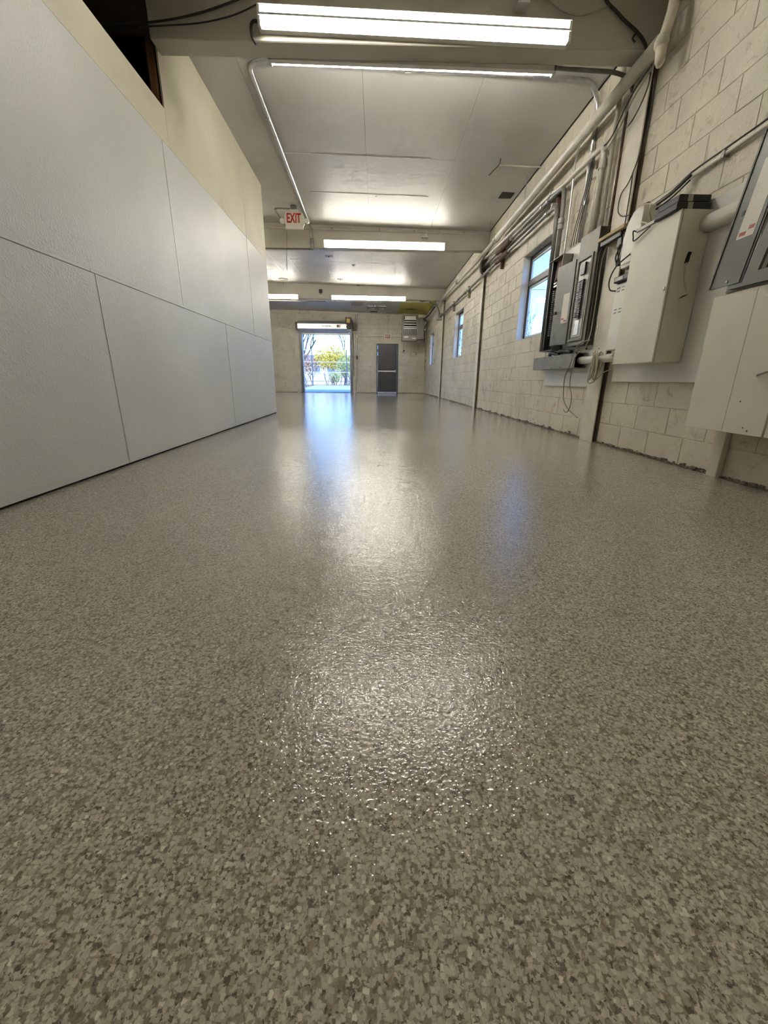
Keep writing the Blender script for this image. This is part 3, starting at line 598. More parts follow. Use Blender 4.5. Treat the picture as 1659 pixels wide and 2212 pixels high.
# big painted pipe high along the window wall
t = pipe_thing('drain_pipe', 'fat painted pipe running the whole length of the window wall', 'pipe', [(2.15, 4.0, 3.058), (2.15, 5.4, 3.053), (2.15, 8.45, 3.036)], 0.052, 'pipe_paint', 0.0, 14)
obj('thin_run', new_tube([(2.15, 8.45, 3.036), (2.15, 10.15, 3.033), (2.15, 12.1, 3.085), (2.15, 16.2, 3.185), (2.15, 16.45, 3.19)], 0.036, 10, 0.3), 'pipe_paint', t, smooth=True)
ring(t, (2.15, 8.45, 3.036), (0, 1, 0), 0.064, 0.09, 'pipe_paint'); ring(t, (2.15, 12.15, 3.087), (0, 1, 0), 0.05, 0.12, 'pipe_grey'); ring(t, (2.15, 16.0, 3.18), (0, 1, 0), 0.05, 0.14, 'pipe_grey')
for y, z in ((8.98, 3.035), (12.5, 3.10), (14.47, 3.14), (7.0, 3.04)): obj('hanger_rod', new_tube([(2.15, y, z - 0.045), (2.15, y, zc(2.15))], 0.005, 6), 'galvanised_dull', t)
# wrapped pipe coming down in the near corner
t = thing('wrapped_pipe', (2.13, 3.95, 2.86), 'thick wrapped white pipe dropping from the ceiling at the near beam', 'pipe')
bm = bmesh.new(); tube(bm, [(2.125, 3.93, 2.87), (2.13, 3.935, 2.905), (2.125, 3.94, 3.02), (2.135, 3.94, 3.05), (2.165, 3.945, 3.2), (2.175, 3.95, 3.475)], [0.020, 0.036, 0.039, 0.037, 0.036, 0.035], 14); obj('run', bm, 'old_wrap', t, smooth=True)
bm = bmesh.new(); tube(bm, [(2.127, 3.94, 2.99), (2.123, 3.94, 3.015), (2.128, 3.94, 3.05)], [0.039, 0.050, 0.040], 14); obj('collar', bm, 'old_wrap', t, smooth=True)
obj('branch', new_tube([(2.13, 3.95, 3.02), (2.15, 4.03, 3.05)], 0.04, 12), 'old_wrap', t, smooth=True)
# second row of pipes
t = pipe_thing('water_pipe', 'cream pipe below the fat pipe, turning down to the breaker panel', 'pipe', [(2.2, 9.35, 2.955), (2.2, 6.1, 2.845), (2.2, 5.75, 2.80), (2.2, 5.45, 2.80), (2.2, 4.82, 2.78), (2.2, 4.79, 2.70), (2.2, 4.79, 2.05)], 0.028, 'pipe_paint', 0.12)
ring(t, (2.2, 6.05, 2.84), (0, 1, 0), 0.036, 0.04, 'pipe_grey'); ring(t, (2.2, 4.79, 2.62), (0, 0, 1), 0.036, 0.08, 'pipe_paint')
t = pipe_thing('conduit', 'upper of two dark conduits bending down beside the nearest window', 'conduit', [(2.2, 9.4, 2.83), (2.2, 5.98, 2.795), (2.2, 5.69, 2.78), (2.2, 5.66, 2.6), (2.2, 5.66, 2.0)], 0.026, 'pipe_grey', 0.14)
obj('sleeve', new_tube([(2.2, 7.75, 2.812), (2.2, 8.5, 2.82)], 0.042, 10), 'rust', t)
for p, d in (((2.2, 6.15, 2.797), (0, 1, 0)), ((2.2, 6.35, 2.799), (0, 1, 0)), ((2.2, 7.65, 2.811), (0, 1, 0)), ((2.2, 5.66, 2.42), (0, 0, 1)), ((2.2, 5.66, 2.36), (0, 0, 1))): ring(t, p, d, 0.036, 0.05, 'galvanised_dull')
t = pipe_thing('conduit', 'lower of two dark conduits running on past the slim columns', 'conduit', [(2.2, 15.45, 2.69), (2.2, 9.1, 2.672), (2.2, 6.1, 2.655), (2.2, 5.86, 2.64), (2.2, 5.82, 2.5), (2.2, 5.82, 2.0)], 0.026, 'pipe_grey', 0.14)
obj('sleeve', new_tube([(2.2, 7.8, 2.668), (2.2, 8.5, 2.672)], 0.042, 10), 'rust', t)
for y in (6.15, 9.05, 11.3, 12.2, 13.4): ring(t, (2.2, y, 2.657 + (y - 6) * 0.003), (0, 1, 0), 0.036, 0.07, 'galvanised_dull')
for y, z0, z1, lab in ((5.95, 2.42, 2.86, 'rusty bracket strut beside the top of the nearest window'), (8.3, 2.52, 2.92, 'rusty bracket strut beyond the nearest window'), (11.05, 2.52, 2.78, 'olive strut on the block wall just past the slim column'), (13.1, 2.52, 2.78, 'olive strut on the block wall above the middle window')):
    t = thing('strut', (2.26, y, z0), lab, 'bracket'); obj('channel', new_box(2.225, 2.284, y - 0.02, y + 0.02, z0, z1, 0.003), 'olive_plate' if y > 9 else 'rust', t); obj('clamp', new_box(2.165, 2.235, y - 0.026, y + 0.026, 2.64, 2.70, 0.004), 'galvanised_dull', t)
t = thing('pull_box', (2.2, 9.45, 2.72), 'black round pull box where the conduits meet the slim column', 'junction box')
obj('case', new_tube([(2.13, 9.45, 2.83), (2.224, 9.45, 2.83)], 0.115, 14), 'black_plastic', t); obj('loop', new_tube([(2.16, 9.4, 2.95), (2.11, 9.38, 2.85), (2.13, 9.4, 2.72), (2.18, 9.45, 2.68)], 0.02, 8, 0, True), 'pipe_grey', t, smooth=True)
# conduits dropping to the panels
pipe('conduit', 'slim silver conduit curving down between window and breaker panel', 'conduit', [(2.17, 5.2, 3.12), (2.18, 5.36, 3.03), (2.20, 5.46, 2.90), (2.215, 5.49, 2.6), (2.215, 5.48, 1.99)], 0.011, 'galvanised', smooth=True)
t = pipe_thing('conduit', 'painted conduit dropping straight from ceiling to breaker panel', 'conduit', [(2.236, 4.71, 2.04), (2.236, 4.71, 3.30), (2.20, 4.70, 3.42), (2.05, 4.68, 3.43)], 0.021, 'pipe_paint', 0.08)
ring(t, (2.236, 4.71, 3.2), (0, 0, 1), 0.027, 0.05, 'galvanised')
t = pipe_thing('conduit', 'thick cream vent pipe rising behind the breaker panel', 'pipe', [(2.235, 4.90, 2.05), (2.235, 4.90, 2.66)], 0.034, 'pipe_paint', 0.0); ring(t, (2.235, 4.90, 2.66), (0, 0, 1), 0.042, 0.05, 'rust')
pipe('conduit', 'thin bright conduit left of the cream column', 'conduit', [(2.24, 4.56, 2.03), (2.24, 4.56, 2.98)], 0.011, 'galvanised')
pipe('conduit', 'thin dark conduit along the far edge of the cream column', 'conduit', [(2.215, 4.495, 1.95), (2.215, 4.495, 2.88)], 0.012, 'rust')
pipe('conduit', 'grey conduit behind the near beam leading from strip light to wall', 'conduit', [(1.45, 4.46, 3.15), (2.05, 4.46, 3.13), (2.2, 4.48, 3.10), (2.24, 4.5, 3.02)], 0.016, 'pipe_grey', fil=0.08)
t = pipe_thing('conduit', 'conduit slanting along the near block wall above the black boxes', 'conduit', [(2.262, 1.9, 2.06), (2.262, 3.52, 2.005)], 0.012, 'pipe_paint', 0.0)
for y in (2.6, 3.2): obj('strap', new_box(2.246, 2.284, y - 0.012, y + 0.012, 2.005 + (3.52 - y) * 0.034 - 0.022, 2.005 + (3.52 - y) * 0.034 + 0.022), 'galvanised_dull', t)
pipe('cable', 'black cable lying along the slanting conduit', 'cable', [(2.248, 1.9, 2.085), (2.248, 3.0, 2.045), (2.25, 3.48, 2.03), (2.22, 3.60, 1.97)], 0.006, 'black_cable', 6, smooth=True)
# ceiling bits of the first and second bays
t = thing('ceiling_hook_rod', (1.98, 6.84, 3.43), 'thin rusty rod hooked below the ceiling at right', 'rod')
obj('rod', new_tube([(1.70, 6.84, zc(1.7) - 0.03), (XR, 6.84, zc(2.28) - 0.03)], 0.009, 6), 'pipe_paint', t); obj('hook', new_tube([(1.68, 6.72, zc(1.7) - 0.005), (1.69, 6.82, zc(1.7) - 0.03), (1.66, 6.95, zc(1.7) - 0.035), (1.62, 7.08, zc(1.7) - 0.05)], 0.007, 6, 0, True), 'rust', t)
t = thing('ceiling_vent', (2.10, 7.85, 3.46), 'dark square hole in the ceiling near the right wall', 'vent')
z = zc(2.1)
obj('opening', new_box(2.0, 2.21, 7.74, 7.97, z - 0.003, z + 0.004), 'black_gap', t)
for k in range(3): obj('slat', new_box(2.0, 2.21, 7.79 + 0.06 * k, 7.80 + 0.06 * k, z - 0.006, z - 0.001), 'rust', t)
for nm, lab, x, y, s_ in (('round_plate', 'dark oval mark cap on the second bay ceiling', -1.2, 11.72, 0.10), ('ceiling_clip', 'small dark clip on the ceiling of the second bay', -0.62, 12.46, 0.05), ('ceiling_clip', 'small square clip under the ceiling beside the farthest beam', -1.12, 14.2, 0.09), ('ceiling_clip', 'dark clip on the ceiling just before the farthest beam', -0.60, 14.9, 0.06)):
    t = thing(nm, (x, y, zc(x) - 0.02), lab, 'fitting'); obj('plate', new_box(x - s_, x + s_, y - s_ * 0.8, y + s_ * 0.8, zc(x) - 0.008, zc(x) - 0.001, 0.002), 'pipe_grey', t); obj('stem', new_tube([(x, y, zc(x) - 0.03), (x, y, zc(x) - 0.005)], 0.012, 6), 'rust', t)
t = thing('ceiling_disc', (-2.93, 14.2, 3.5), 'round grey cover plate on the ceiling near the partition end', 'cover plate')
obj('disc', new_tube([(-2.93, 14.45, zc(-2.93) - 0.02), (-2.93, 14.45, zc(-2.93) - 0.004)], 0.15, 20), 'pipe_grey', t); obj('pull_cord', new_tube([(-2.93, 14.45, 3.5), (-2.94, 14.45, 3.4)], 0.004, 5), 'black_cable', t)
t = thing('camera_mount', (-1.84, 14.98, 3.29), 'small dark box on the face of the farthest beam', 'fitting')
obj('case', new_box(-1.89, -1.79, 14.94, 15.0, 3.29, 3.40, 0.008), 'black_plastic', t); obj('foot', new_box(-1.88, -1.80, 14.96, 15.0, 3.26, 3.292, 0.004), 'sign_white', t)
t = thing('beam_bracket', (1.12, 4.2, 3.34), 'small white bracket on the near beam above the strip light', 'bracket')
obj('plate', new_box(1.07, 1.16, 4.12, 4.22, 3.34, 3.356, 0.002), 'fixture_white', t); obj('arm', new_box(1.10, 1.125, 4.19, 4.22, 3.35, zc(1.1), 0.002), 'fixture_white', t)
t = thing('beam_bracket', (0.95, 9.5, 3.3), 'small pale bracket at the top of the second beam, above its strip light', 'bracket')
obj('plate', new_box(0.90, 1.03, 9.46, 9.55, 3.33, 3.345, 0.002), 'fixture_white', t); obj('arm', new_box(0.98, 1.01, 9.53, 9.55, 3.34, 3.46, 0.002), 'fixture_white', t)
t = thing('ceiling_tracks', (-0.1, 19.2, 3.45), 'pair of pale frames screwed to the ceiling before the far wall', 'frame')
for xa in (-0.42, 0.0):
    bm = bmesh.new(); z = zc(0)
    for a, b_, c_, d_ in ((xa, xa + 0.38, 18.7, 18.85), (xa, xa + 0.38, 19.35, 19.5), (xa, xa + 0.06, 18.85, 19.35), (xa + 0.32, xa + 0.38, 18.85, 19.35)): bx(bm, a, b_, c_, d_, z - 0.03, z - 0.003)
    obj('frame', bm, 'galvanised_dull', t)
obj('slot', new_box(-0.30, 0.03, 20.12, 20.35, zc(0) - 0.006, zc(0) - 0.001), 'black_gap', t)
# wires over the near beam
def wire(label, pts, r=0.007, mat='black_cable', name='cable'): return pipe(name, label, 'cable', pts, r, mat, 6, smooth=True)
wire('upper black wire sagging from the dark opening along the near beam', [(-2.5, 4.19, 3.19), (-2.2, 4.19, 3.19), (-1.74, 4.195, 3.215), (-1.41, 4.2, 3.27), (-1.16, 4.2, 3.335), (-0.95, 4.2, 3.40)])
wire('lower black wire running from the opening to the strip light', [(-1.85, 4.19, 3.18), (-1.78, 4.19, 3.185), (-1.42, 4.2, 3.215), (-1.2, 4.2, 3.25), (-1.05, 4.2, 3.29), (-0.92, 4.2, 3.34)], 0.005)
wire('black flexible whip at the left end of the nearest strip light', [(-0.90, 4.17, 3.21), (-0.945, 4.16, 3.215), (-0.975, 4.165, 3.19), (-0.98, 4.20, 3.145), (-0.96, 4.23, 3.12)], 0.011)
wire('thin wire drooping above the right end of the nearest strip light', [(1.20, 4.2, 3.46), (1.31, 4.2, 3.41), (1.44, 4.2, 3.345), (1.57, 4.2, 3.322), (1.68, 4.2, 3.34), (1.80, 4.2, 3.38)], 0.005, 'grey_cable')
wire('dark twisted cable along the near beam to the wrapped pipe', [(1.74, 4.2, 3.46), (1.79, 4.2, 3.40), (1.86, 4.195, 3.35), (1.94, 4.19, 3.29), (2.05, 4.19, 3.225), (2.13, 4.19, 3.15), (2.16, 4.18, 3.05)], 0.011)
wire('frayed end of cable beside the wrapped pipe', [(2.06, 4.2, 3.24), (2.02, 4.19, 3.19), (2.045, 4.19, 3.165)], 0.006)
# cables on the cream column
wire('black cable sweeping from the fat pipe toward the breaker conduits', [(2.18, 4.14, 3.0), (2.18, 4.32, 2.965), (2.18, 4.48, 2.88), (2.185, 4.65, 2.775), (2.19, 4.82, 2.765)], 0.006)
wire('grey cable beside the black one sweeping to the conduits', [(2.18, 4.16, 2.96), (2.18, 4.34, 2.90), (2.185, 4.5, 2.80), (2.19, 4.68, 2.72), (2.19, 4.84, 2.72)], 0.006, 'grey_cable')
wire('cable dropping to the top of the thin dark conduit', [(2.2, 4.17, 2.97), (2.2, 4.19, 2.87), (2.2, 4.30, 2.77), (2.2, 4.43, 2.74), (2.205, 4.49, 2.86)], 0.005)
wire('thin black cable looping down the face of the cream column', [(2.215, 4.14, 2.95), (2.215, 4.10, 2.70), (2.215, 4.13, 2.51), (2.215, 4.25, 2.29), (2.215, 4.37, 2.22), (2.215, 4.38, 2.10), (2.21, 4.28, 2.02), (2.2, 4.12, 1.985)], 0.0045)
wire('short black cable hanging down the middle of the cream column', [(2.218, 4.235, 2.33), (2.218, 4.225, 2.2), (2.218, 4.225, 2.05), (2.21, 4.21, 1.90)], 0.0045)
for k, (dy, lab) in enumerate(((0.0, 'left of three thin black cables hanging between conduits over the breaker panel'), (0.05, 'middle of three thin black cables hanging between conduits over the breaker panel'), (0.10, 'right of three thin black cables hanging between conduits over the breaker panel'))):
    wire(lab, [(2.19, 5.0 - dy * 0.4, 2.78), (2.215, 5.14 - dy, 2.55), (2.22, 5.28 - dy, 2.25), (2.22, 5.34 - dy * 1.3, 2.06)], 0.004)
for k, (dy, r, lab) in enumerate(((0, 0.009, 'thick black cable draped toward the telecom box'), (0.03, 0.006, 'thin black cable draped under the thick one to the telecom box'), (-0.02, 0.005, 'grey cable draped with the black ones to the telecom box'))):
    wire(lab, [(2.235, 3.46, 2.005 - dy), (2.21, 3.62, 1.945 - dy), (2.19, 3.86, 1.915 - dy), (2.18, 4.03, 1.90 - dy), (2.17, 4.13, 1.86 - dy), (2.165, 4.08, 1.78 - 2 * dy)], r, 'grey_cable' if k == 2 else 'black_cable')
tag(obj('power_adapter', new_tube([(2.16, 3.80, 1.945), (2.15, 3.98, 1.915)], 0.022, 8), 'black_plastic'), 'black inline adapter on the cables above the telecom box', 'adapter')

# ================================================================== ELECTRICS ON THE RIGHT WALL
tag(obj('backboard', new_box(2.262, XR - 0.002, 4.50, 5.80, 0.93, 2.07, 0.003), 'board_paint'), 'pale mounting board behind the breaker panels', 'board')
tag(obj('backboard', new_box(2.258, XR - 0.002, 4.53, 5.72, 0.545, 0.925, 0.003), 'board_paint'), 'white painted board under the grey wire trough', 'board')
tag(obj('backboard', new_box(2.258, XR - 0.002, 2.9, 4.08, 0.60, 1.78, 0.003), 'board_paint'), 'white painted board behind the tall white cabinet', 'board')
t = thing('breaker_panel', (2.2, 4.74, 0.97), 'grey breaker panel with its door swung open and rows of black breakers', 'breaker panel')
obj('body', new_box(2.166, 2.262, 4.555, 4.93, 0.97, 2.03), 'panel_side', t)
obj('cover', new_box(2.156, 2.166, 4.545, 4.94, 0.975, 2.035, 0.002), 'panel_grey_bright', t)
bm = bmesh.new()
for a, b_, z0, z1 in ((4.585, 4.905, 1.02, 1.045), (4.585, 4.905, 1.80, 1.825), (4.585, 4.607, 1.045, 1.80), (4.883, 4.905, 1.045, 1.80)): bx(bm, 2.140, 2.157, a, b_, z0, z1)
obj('trim', bm, 'panel_grey_bright', t)
df = obj('dead_front', new_box(2.150, 2.1565, 4.64, 4.86, 1.06, 1.785), 'galvanised_dull', t)
obj('main_breaker', new_box(2.128, 2.151, 4.70, 4.79, 1.655, 1.765, 0.003), 'breaker_black', t)
bmk = bmesh.new(); bx(bmk, -0.012, 0.012, -0.024, 0.024, -0.0072, 0.0072); bevel(bmk, 0.0015)
mb = bpy.data.meshes.new('breaker'); bmk.to_mesh(mb); bmk.free(); mb.materials.append(MATS['breaker_black'])
for k in range(21):
    for j, y in enumerate((4.778, 4.722)):
        if k < 21 - (0 if j else 1): inst('breaker', mb, (2.14, y, 1.60 - 0.0178 * k), t)
obj('blank_strip', new_box(2.145, 2.151, 4.70, 4.80, 1.08, 1.225), 'galvanised', t)
T_ = 0.11; hy, hx = 4.945, 2.150
def dpt(d, off, z): return (hx - d * math.sin(T_) - off * math.cos(T_), hy + d * math.cos(T_) - off * math.sin(T_), z)
def dslab(d0, d1, o0, o1, z0, z1):
    bm = bmesh.new(); hexa(bm, [dpt(d0, o0, z0), dpt(d0, o1, z0), dpt(d1, o1, z0), dpt(d1, o0, z0), dpt(d0, o0, z1), dpt(d0, o1, z1), dpt(d1, o1, z1), dpt(d1, o0, z1)]); return bm
dr = obj('door', dslab(0.0, 0.355, 0.0, 0.014, 1.005, 1.845), 'panel_grey', t)
obj('label', dslab(0.035, 0.165, 0.014, 0.0155, 1.23, 1.535), 'label_print', dr, 'printed paper chart')
obj('label_mark', dslab(0.05, 0.10, 0.0155, 0.0163, 1.245, 1.262), 'ink_red', dr); obj('label_mark', dslab(0.105, 0.155, 0.0155, 0.0163, 1.27, 1.285), 'ink_red', dr)
obj('latch', dslab(0.285, 0.325, 0.014, 0.03, 1.345, 1.375), 'black_plastic', dr)
t = thing('open_panel', (2.22, 5.53, 0.97), 'narrow open breaker box with black interior beside the window', 'breaker panel')
y0, y1, z0, z1 = 5.335, 5.735, 0.965, 2.0
obj('back', new_box(2.25, 2.262, y0, y1, z0, z1), 'black_plastic', t)
for nm, a in (('side', (y0, y0 + 0.006, z0, z1)), ('side', (y1 - 0.006, y1, z0, z1)), ('side', (y0 + 0.006, y1 - 0.006, z0, z0 + 0.006)), ('side', (y0 + 0.006, y1 - 0.006, z1 - 0.006, z1))): obj(nm, new_box(2.145, 2.25, *a), 'panel_grey_bright', t)
obj('lining', new_box(2.185, 2.25, y0 + 0.007, y0 + 0.03, z0 + 0.007, z1 - 0.007), 'black_plastic', t); obj('lining', new_box(2.165, 2.25, y1 - 0.08, y1 - 0.007, z0 + 0.007, z1 - 0.007), 'black_plastic', t)
for k in range(22):
    for y in (5.50, 5.59):
        o = inst('breaker', mb, (2.21, y, 1.66 - 0.024 * k), t); o.scale = (1, 1.3, 1.2)
mt = None
bmk = bmesh.new(); bx(bmk, -0.004, 0.004, -0.012, 0.012, -0.006, 0.006); mt = bpy.data.meshes.new('terminal'); bmk.to_mesh(mt); bmk.free(); mt.materials.append(MATS['terminal_metal'])
for k in range(22):
    for y in (5.475, 5.615): inst('terminal', mt, (2.193, y, 1.66 - 0.024 * k), t)
obj('bus_bar', new_box(2.185, 2.2, 5.47, 5.62, 1.70, 1.72), 'terminal_metal', t); obj('bus_bar', new_box(2.185, 2.2, 5.47, 5.62, 1.735, 1.75), 'terminal_metal', t)
for k in range(7): obj('wire', new_tube([(2.2, 5.40 + 0.03 * k, 1.98), (2.18, 5.42 + 0.025 * k, 1.88 - 0.02 * k), (2.175, 5.40 + 0.012 * k, 1.74), (2.18, 5.385 + 0.01 * k, 1.5 - 0.05 * k), (2.2, 5.46, 1.4 - 0.05 * k)], 0.006, 6, 0, True), ('grey_cable', 'black_cable', 'red_cable', 'black_cable', 'grey_cable', 'red_cable', 'black_cable')[k], t)
t = thing('wire_trough', (2.2, 5.23, 0.74), 'long grey screwed wire trough under the breaker panels', 'wire trough')
ya, yb, za, zb = 4.625, 5.84, 0.742, 0.892
obj('cover', new_box(2.128, 2.132, ya, yb, za, zb, 0.001), 'panel_grey_bright', t); bm = bmesh.new()
for a in ((2.132, 2.258, ya, yb, za, za + 0.003), (2.132, 2.258, ya, yb, zb - 0.003, zb), (2.132, 2.258, yb - 0.003, yb, za + 0.003, zb - 0.003)): bx(bm, *a)
obj('channel', bm, 'panel_grey_bright', t); obj('inside', new_box(2.135, 2.257, ya + 0.12, ya + 0.125, za + 0.004, zb - 0.004), 'rust', t)
for k in range(5):
    for z in (za + 0.014, zb - 0.014): obj('screw', new_tube([(2.125, 4.72 + 0.25 * k, z), (2.129, 4.72 + 0.25 * k, z)], 0.006, 6), 'black_plastic', t)
tag(obj('cable_clutter', new_tube([(2.2, 5.5, 0.91), (2.17, 5.4, 0.935), (2.2, 5.25, 0.91), (2.17, 5.15, 0.94), (2.19, 5.0, 0.93), (2.2, 4.9, 0.92)], 0.02, 8, 0, True), 'black_cable', smooth=True), 'lumpy black cable lying on top of the wire trough', 'cable')
pipe('water_pipe', 'short white plastic pipe from wire trough to the tall cabinet', 'pipe', [(2.2, 4.70, 0.815), (2.2, 3.712, 0.815)], 0.038, 'white_plastic', 14)
# tall white cabinet
t = thing('utility_cabinet', (2.15, 3.44, 0.745), 'tall white metal cabinet with a hole in its side, black boxes on top', 'cabinet')
obj('body', new_box(2.056, 2.256, 3.18, 3.71, 0.745, 1.706, 0.003), 'cabinet_white', t)
dr = obj('door', new_box(2.040, 2.054, 3.183, 3.712, 0.742, 1.708, 0.003), 'cabinet_white', t)
obj('lock', new_tube([(2.030, 3.205, 1.232), (2.041, 3.205, 1.232)], 0.012, 10), 'galvanised', dr)
bm = bmesh.new(); prism(bm, [(2.128, 1.385), (2.148, 1.383), (2.158, 1.40), (2.160, 1.43), (2.168, 1.455), (2.140, 1.456), (2.135, 1.43)], 'y', 3.1785, 3.181); obj('cable_hole', bm, 'black_gap', t)
obj('cord', new_tube([(2.14, 3.178, 1.39), (2.135, 3.165, 1.35), (2.14, 3.165, 1.30), (2.16, 3.168, 1.25), (2.18, 3.172, 1.21)], 0.0045, 6, 0, True), 'beige_cable', t)
bm = bmesh.new(); prism(bm, [(2.135, 1.16), (2.19, 1.185), (2.20, 1.195), (2.17, 1.187), (2.155, 1.178)], 'y', 3.179, 3.1805); obj('scuff', bm, 'rust', t)
for k, (z, lab) in enumerate(((1.708, 'lower of two black network boxes on the white cabinet'), (1.756, 'upper of two black network boxes on the white cabinet'))):
    b_ = thing('network_box', (2.14, 3.31, z), lab, 'network box'); dx = 0.012 * k
    obj('case', new_box(2.015 + dx, 2.245, 3.20 + dx, 3.44, z, z + 0.045, 0.005), 'black_plastic', b_); obj('sticker', new_box(2.085, 2.12, 3.1985 + dx, 3.2005 + dx, z + 0.004, z + 0.042), 'galvanised_dull', b_)
    for j in range(3): obj('foot', new_box(2.04 + 0.08 * j, 2.05 + 0.08 * j, 3.22, 3.24, z - 0.002, z + 0.004), 'black_plastic', b_)
pipe('drain_pipe', 'fat white plastic pipe from cabinet side behind the leaning cover', 'pipe', [(2.229, 3.185, 1.622), (2.229, 2.3, 1.60)], 0.054, 'white_plastic', 18)
t = thing('bracket', (2.1, 3.62, 1.71), 'bent metal bracket with a cord at the far top of the white cabinet', 'bracket')
obj('strip', new_box(2.03, 2.045, 3.46, 3.68, 1.712, 1.735, 0.002), 'galvanised_dull', t); obj('clip', new_tube([(2.035, 3.68, 1.72), (2.02, 3.70, 1.73), (2.02, 3.69, 1.69), (2.02, 3.66, 1.655), (2.03, 3.5, 1.70)], 0.005, 6, 0, True), 'black_cable', t)
# telecom gear left of the cabinet
t = thing('telecom_box', (2.18, 3.855, 0.87), 'white vented telecom box half hidden behind the tall cabinet', 'telecom box')
obj('body', new_box(2.104, 2.256, 3.722, 3.99, 0.872, 1.41, 0.006), 'white_plastic', t)
for z in (1.37, 1.345, 1.20, 1.175):
    for y in (3.78, 3.84, 3.91): obj('vent_slot', new_box(2.102, 2.106, y, y + 0.04, z, z + 0.008), 'pipe_grey', t)
t = thing('modem', (2.14, 3.86, 1.412), 'black modem on top of the vented telecom box', 'modem')
obj('case', new_box(2.075, 2.24, 3.73, 3.985, 1.418, 1.465, 0.006), 'black_plastic', t); obj('port_strip', new_box(2.072, 2.076, 3.84, 3.965, 1.428, 1.455), 'galvanised_dull', t)
t = thing('network_terminal', (2.19, 3.85, 1.5), 'white round-topped network terminal above the black modem', 'telecom box')
bm = bmesh.new(); prism(bm, [(3.75, 1.52), (3.95, 1.52), (3.985, 1.60), (3.99, 1.76), (3.955, 1.86), (3.89, 1.925), (3.78, 1.945), (3.75, 1.93)], 'x', 2.10, 2.256); bevel(bm, 0.006); obj('case', bm, 'white_plastic', t)
obj('lid_line', new_box(2.096, 2.101, 3.76, 3.955, 1.548, 1.556), 'galvanised_dull', t); obj('back_panel', new_box(2.2, 2.256, 3.75, 3.97, 1.468, 1.52), 'black_plastic', t)
wire('white cable tangle beside the top of the network terminal', [(2.12, 3.82, 1.95), (2.08, 3.78, 1.93), (2.09, 3.66, 1.90), (2.06, 3.60, 1.83), (2.1, 3.62, 1.76), (2.08, 3.72, 1.80)], 0.006, 'beige_cable')
wire('black cable looping from the modem to the vented box', [(2.08, 3.80, 1.60), (2.06, 3.95, 1.545), (2.06, 4.03, 1.46), (2.07, 4.02, 1.38), (2.10, 3.975, 1.36)], 0.006)
pts = []
for k in range(26):
    a = k / 26 * 4 * math.pi * 1.5; pts.append((2.13 + 0.01 * math.sin(k), 4.06 + 0.035 * math.sin(a) + 0.01 * math.cos(k * 1.7), 1.66 + 0.085 * math.cos(a) * (1 if k % 2 else 0.9)))
wire('coiled black cable tied up beside the network terminal', pts, 0.006)
t = thing('shelf', (2.19, 4.29, 1.87), 'narrow raw timber shelf between breaker panel and cables', 'shelf')
obj('board', new_box(2.125, 2.225, 4.06, 4.50, 1.872, 1.90, 0.002), 'cardboard_brown', t); obj('cleat', new_box(2.185, 2.226, 4.08, 4.48, 1.835, 1.872, 0.002), 'cardboard_brown', t)
tag(obj('power_strip', new_box(2.14, 2.18, 4.12, 4.47, 1.822, 1.866, 0.006), 'black_plastic'), 'black power strip hanging under the timber shelf', 'power strip')
tag(obj('power_adapter', new_box(2.15, 2.2, 4.11, 4.18, 1.74, 1.82, 0.006), 'black_plastic'), 'black plug adapter under the near end of the shelf', 'adapter')
wire('bundle of dark cables dropping along the side of the breaker panel', [(2.16, 4.45, 1.82), (2.17, 4.51, 1.75), (2.18, 4.525, 1.5), (2.18, 4.52, 1.2), (2.17, 4.50, 1.0), (2.18, 4.52, 0.92)], 0.011)
wire('grey cable dropping beside the dark bundle at the breaker panel', [(2.17, 4.40, 1.82), (2.19, 4.49, 1.70), (2.20, 4.505, 1.4), (2.19, 4.49, 1.12), (2.14, 4.42, 0.99), (2.14, 4.47, 0.93)], 0.006, 'grey_cable')
# loose beige cable near the trough end
wire('long beige cable end hanging in front of the lower white board', [(2.15, 4.40, 1.0), (2.11, 4.50, 0.985), (2.10, 4.585, 0.93), (2.09, 4.63, 0.80), (2.09, 4.72, 0.66), (2.10, 4.745, 0.53), (2.10, 4.70, 0.40), (2.11, 4.58, 0.31), (2.12, 4.46, 0.265), (2.12, 4.36, 0.24)], 0.006, 'grey_cable')
wire('beige cable loop curling up at the end under the wire trough', [(2.14, 4.42, 0.94), (2.10, 4.55, 0.86), (2.10, 4.61, 0.74), (2.10, 4.60, 0.56), (2.10, 4.53, 0.46), (2.10, 4.52, 0.36), (2.10, 4.56, 0.29), (2.10, 4.62, 0.275), (2.10, 4.67, 0.30)], 0.006, 'grey_cable')
for j, (cy, lab) in enumerate(((4.20, 'fat coil of beige cable hanging over the white pipe'), (4.25, 'second beige cable coil behind the fat one'))):
    pts = []
    for k in range(48):
        a = k / 8 * 2 * math.pi / 1.0; s = 0.8 + 0.2 * math.sin(k * 0.7)
        pts.append((2.15 + 0.045 * math.cos(a * 0.5 + j) * 0.6, cy + 0.055 * s * math.sin(a), 0.77 + 0.135 * s * math.cos(a) - 0.02 * j))
    wire(lab, pts, 0.0055, 'beige_cable' if j == 0 else 'grey_cable')
wire('beige cables gathered from the wall down to the coil', [(2.19, 4.40, 1.22), (2.17, 4.33, 1.10), (2.14, 4.28, 1.02), (2.13, 4.22, 0.95), (2.14, 4.17, 0.90)], 0.007, 'beige_cable')
wire('single beige cable swinging across the column foot to the white board', [(2.17, 4.36, 0.66), (2.17, 4.36, 0.60), (2.17, 4.30, 0.585), (2.17, 4.2, 0.62), (2.17, 4.08, 0.685), (2.19, 3.98, 0.71)], 0.005, 'grey_cable')
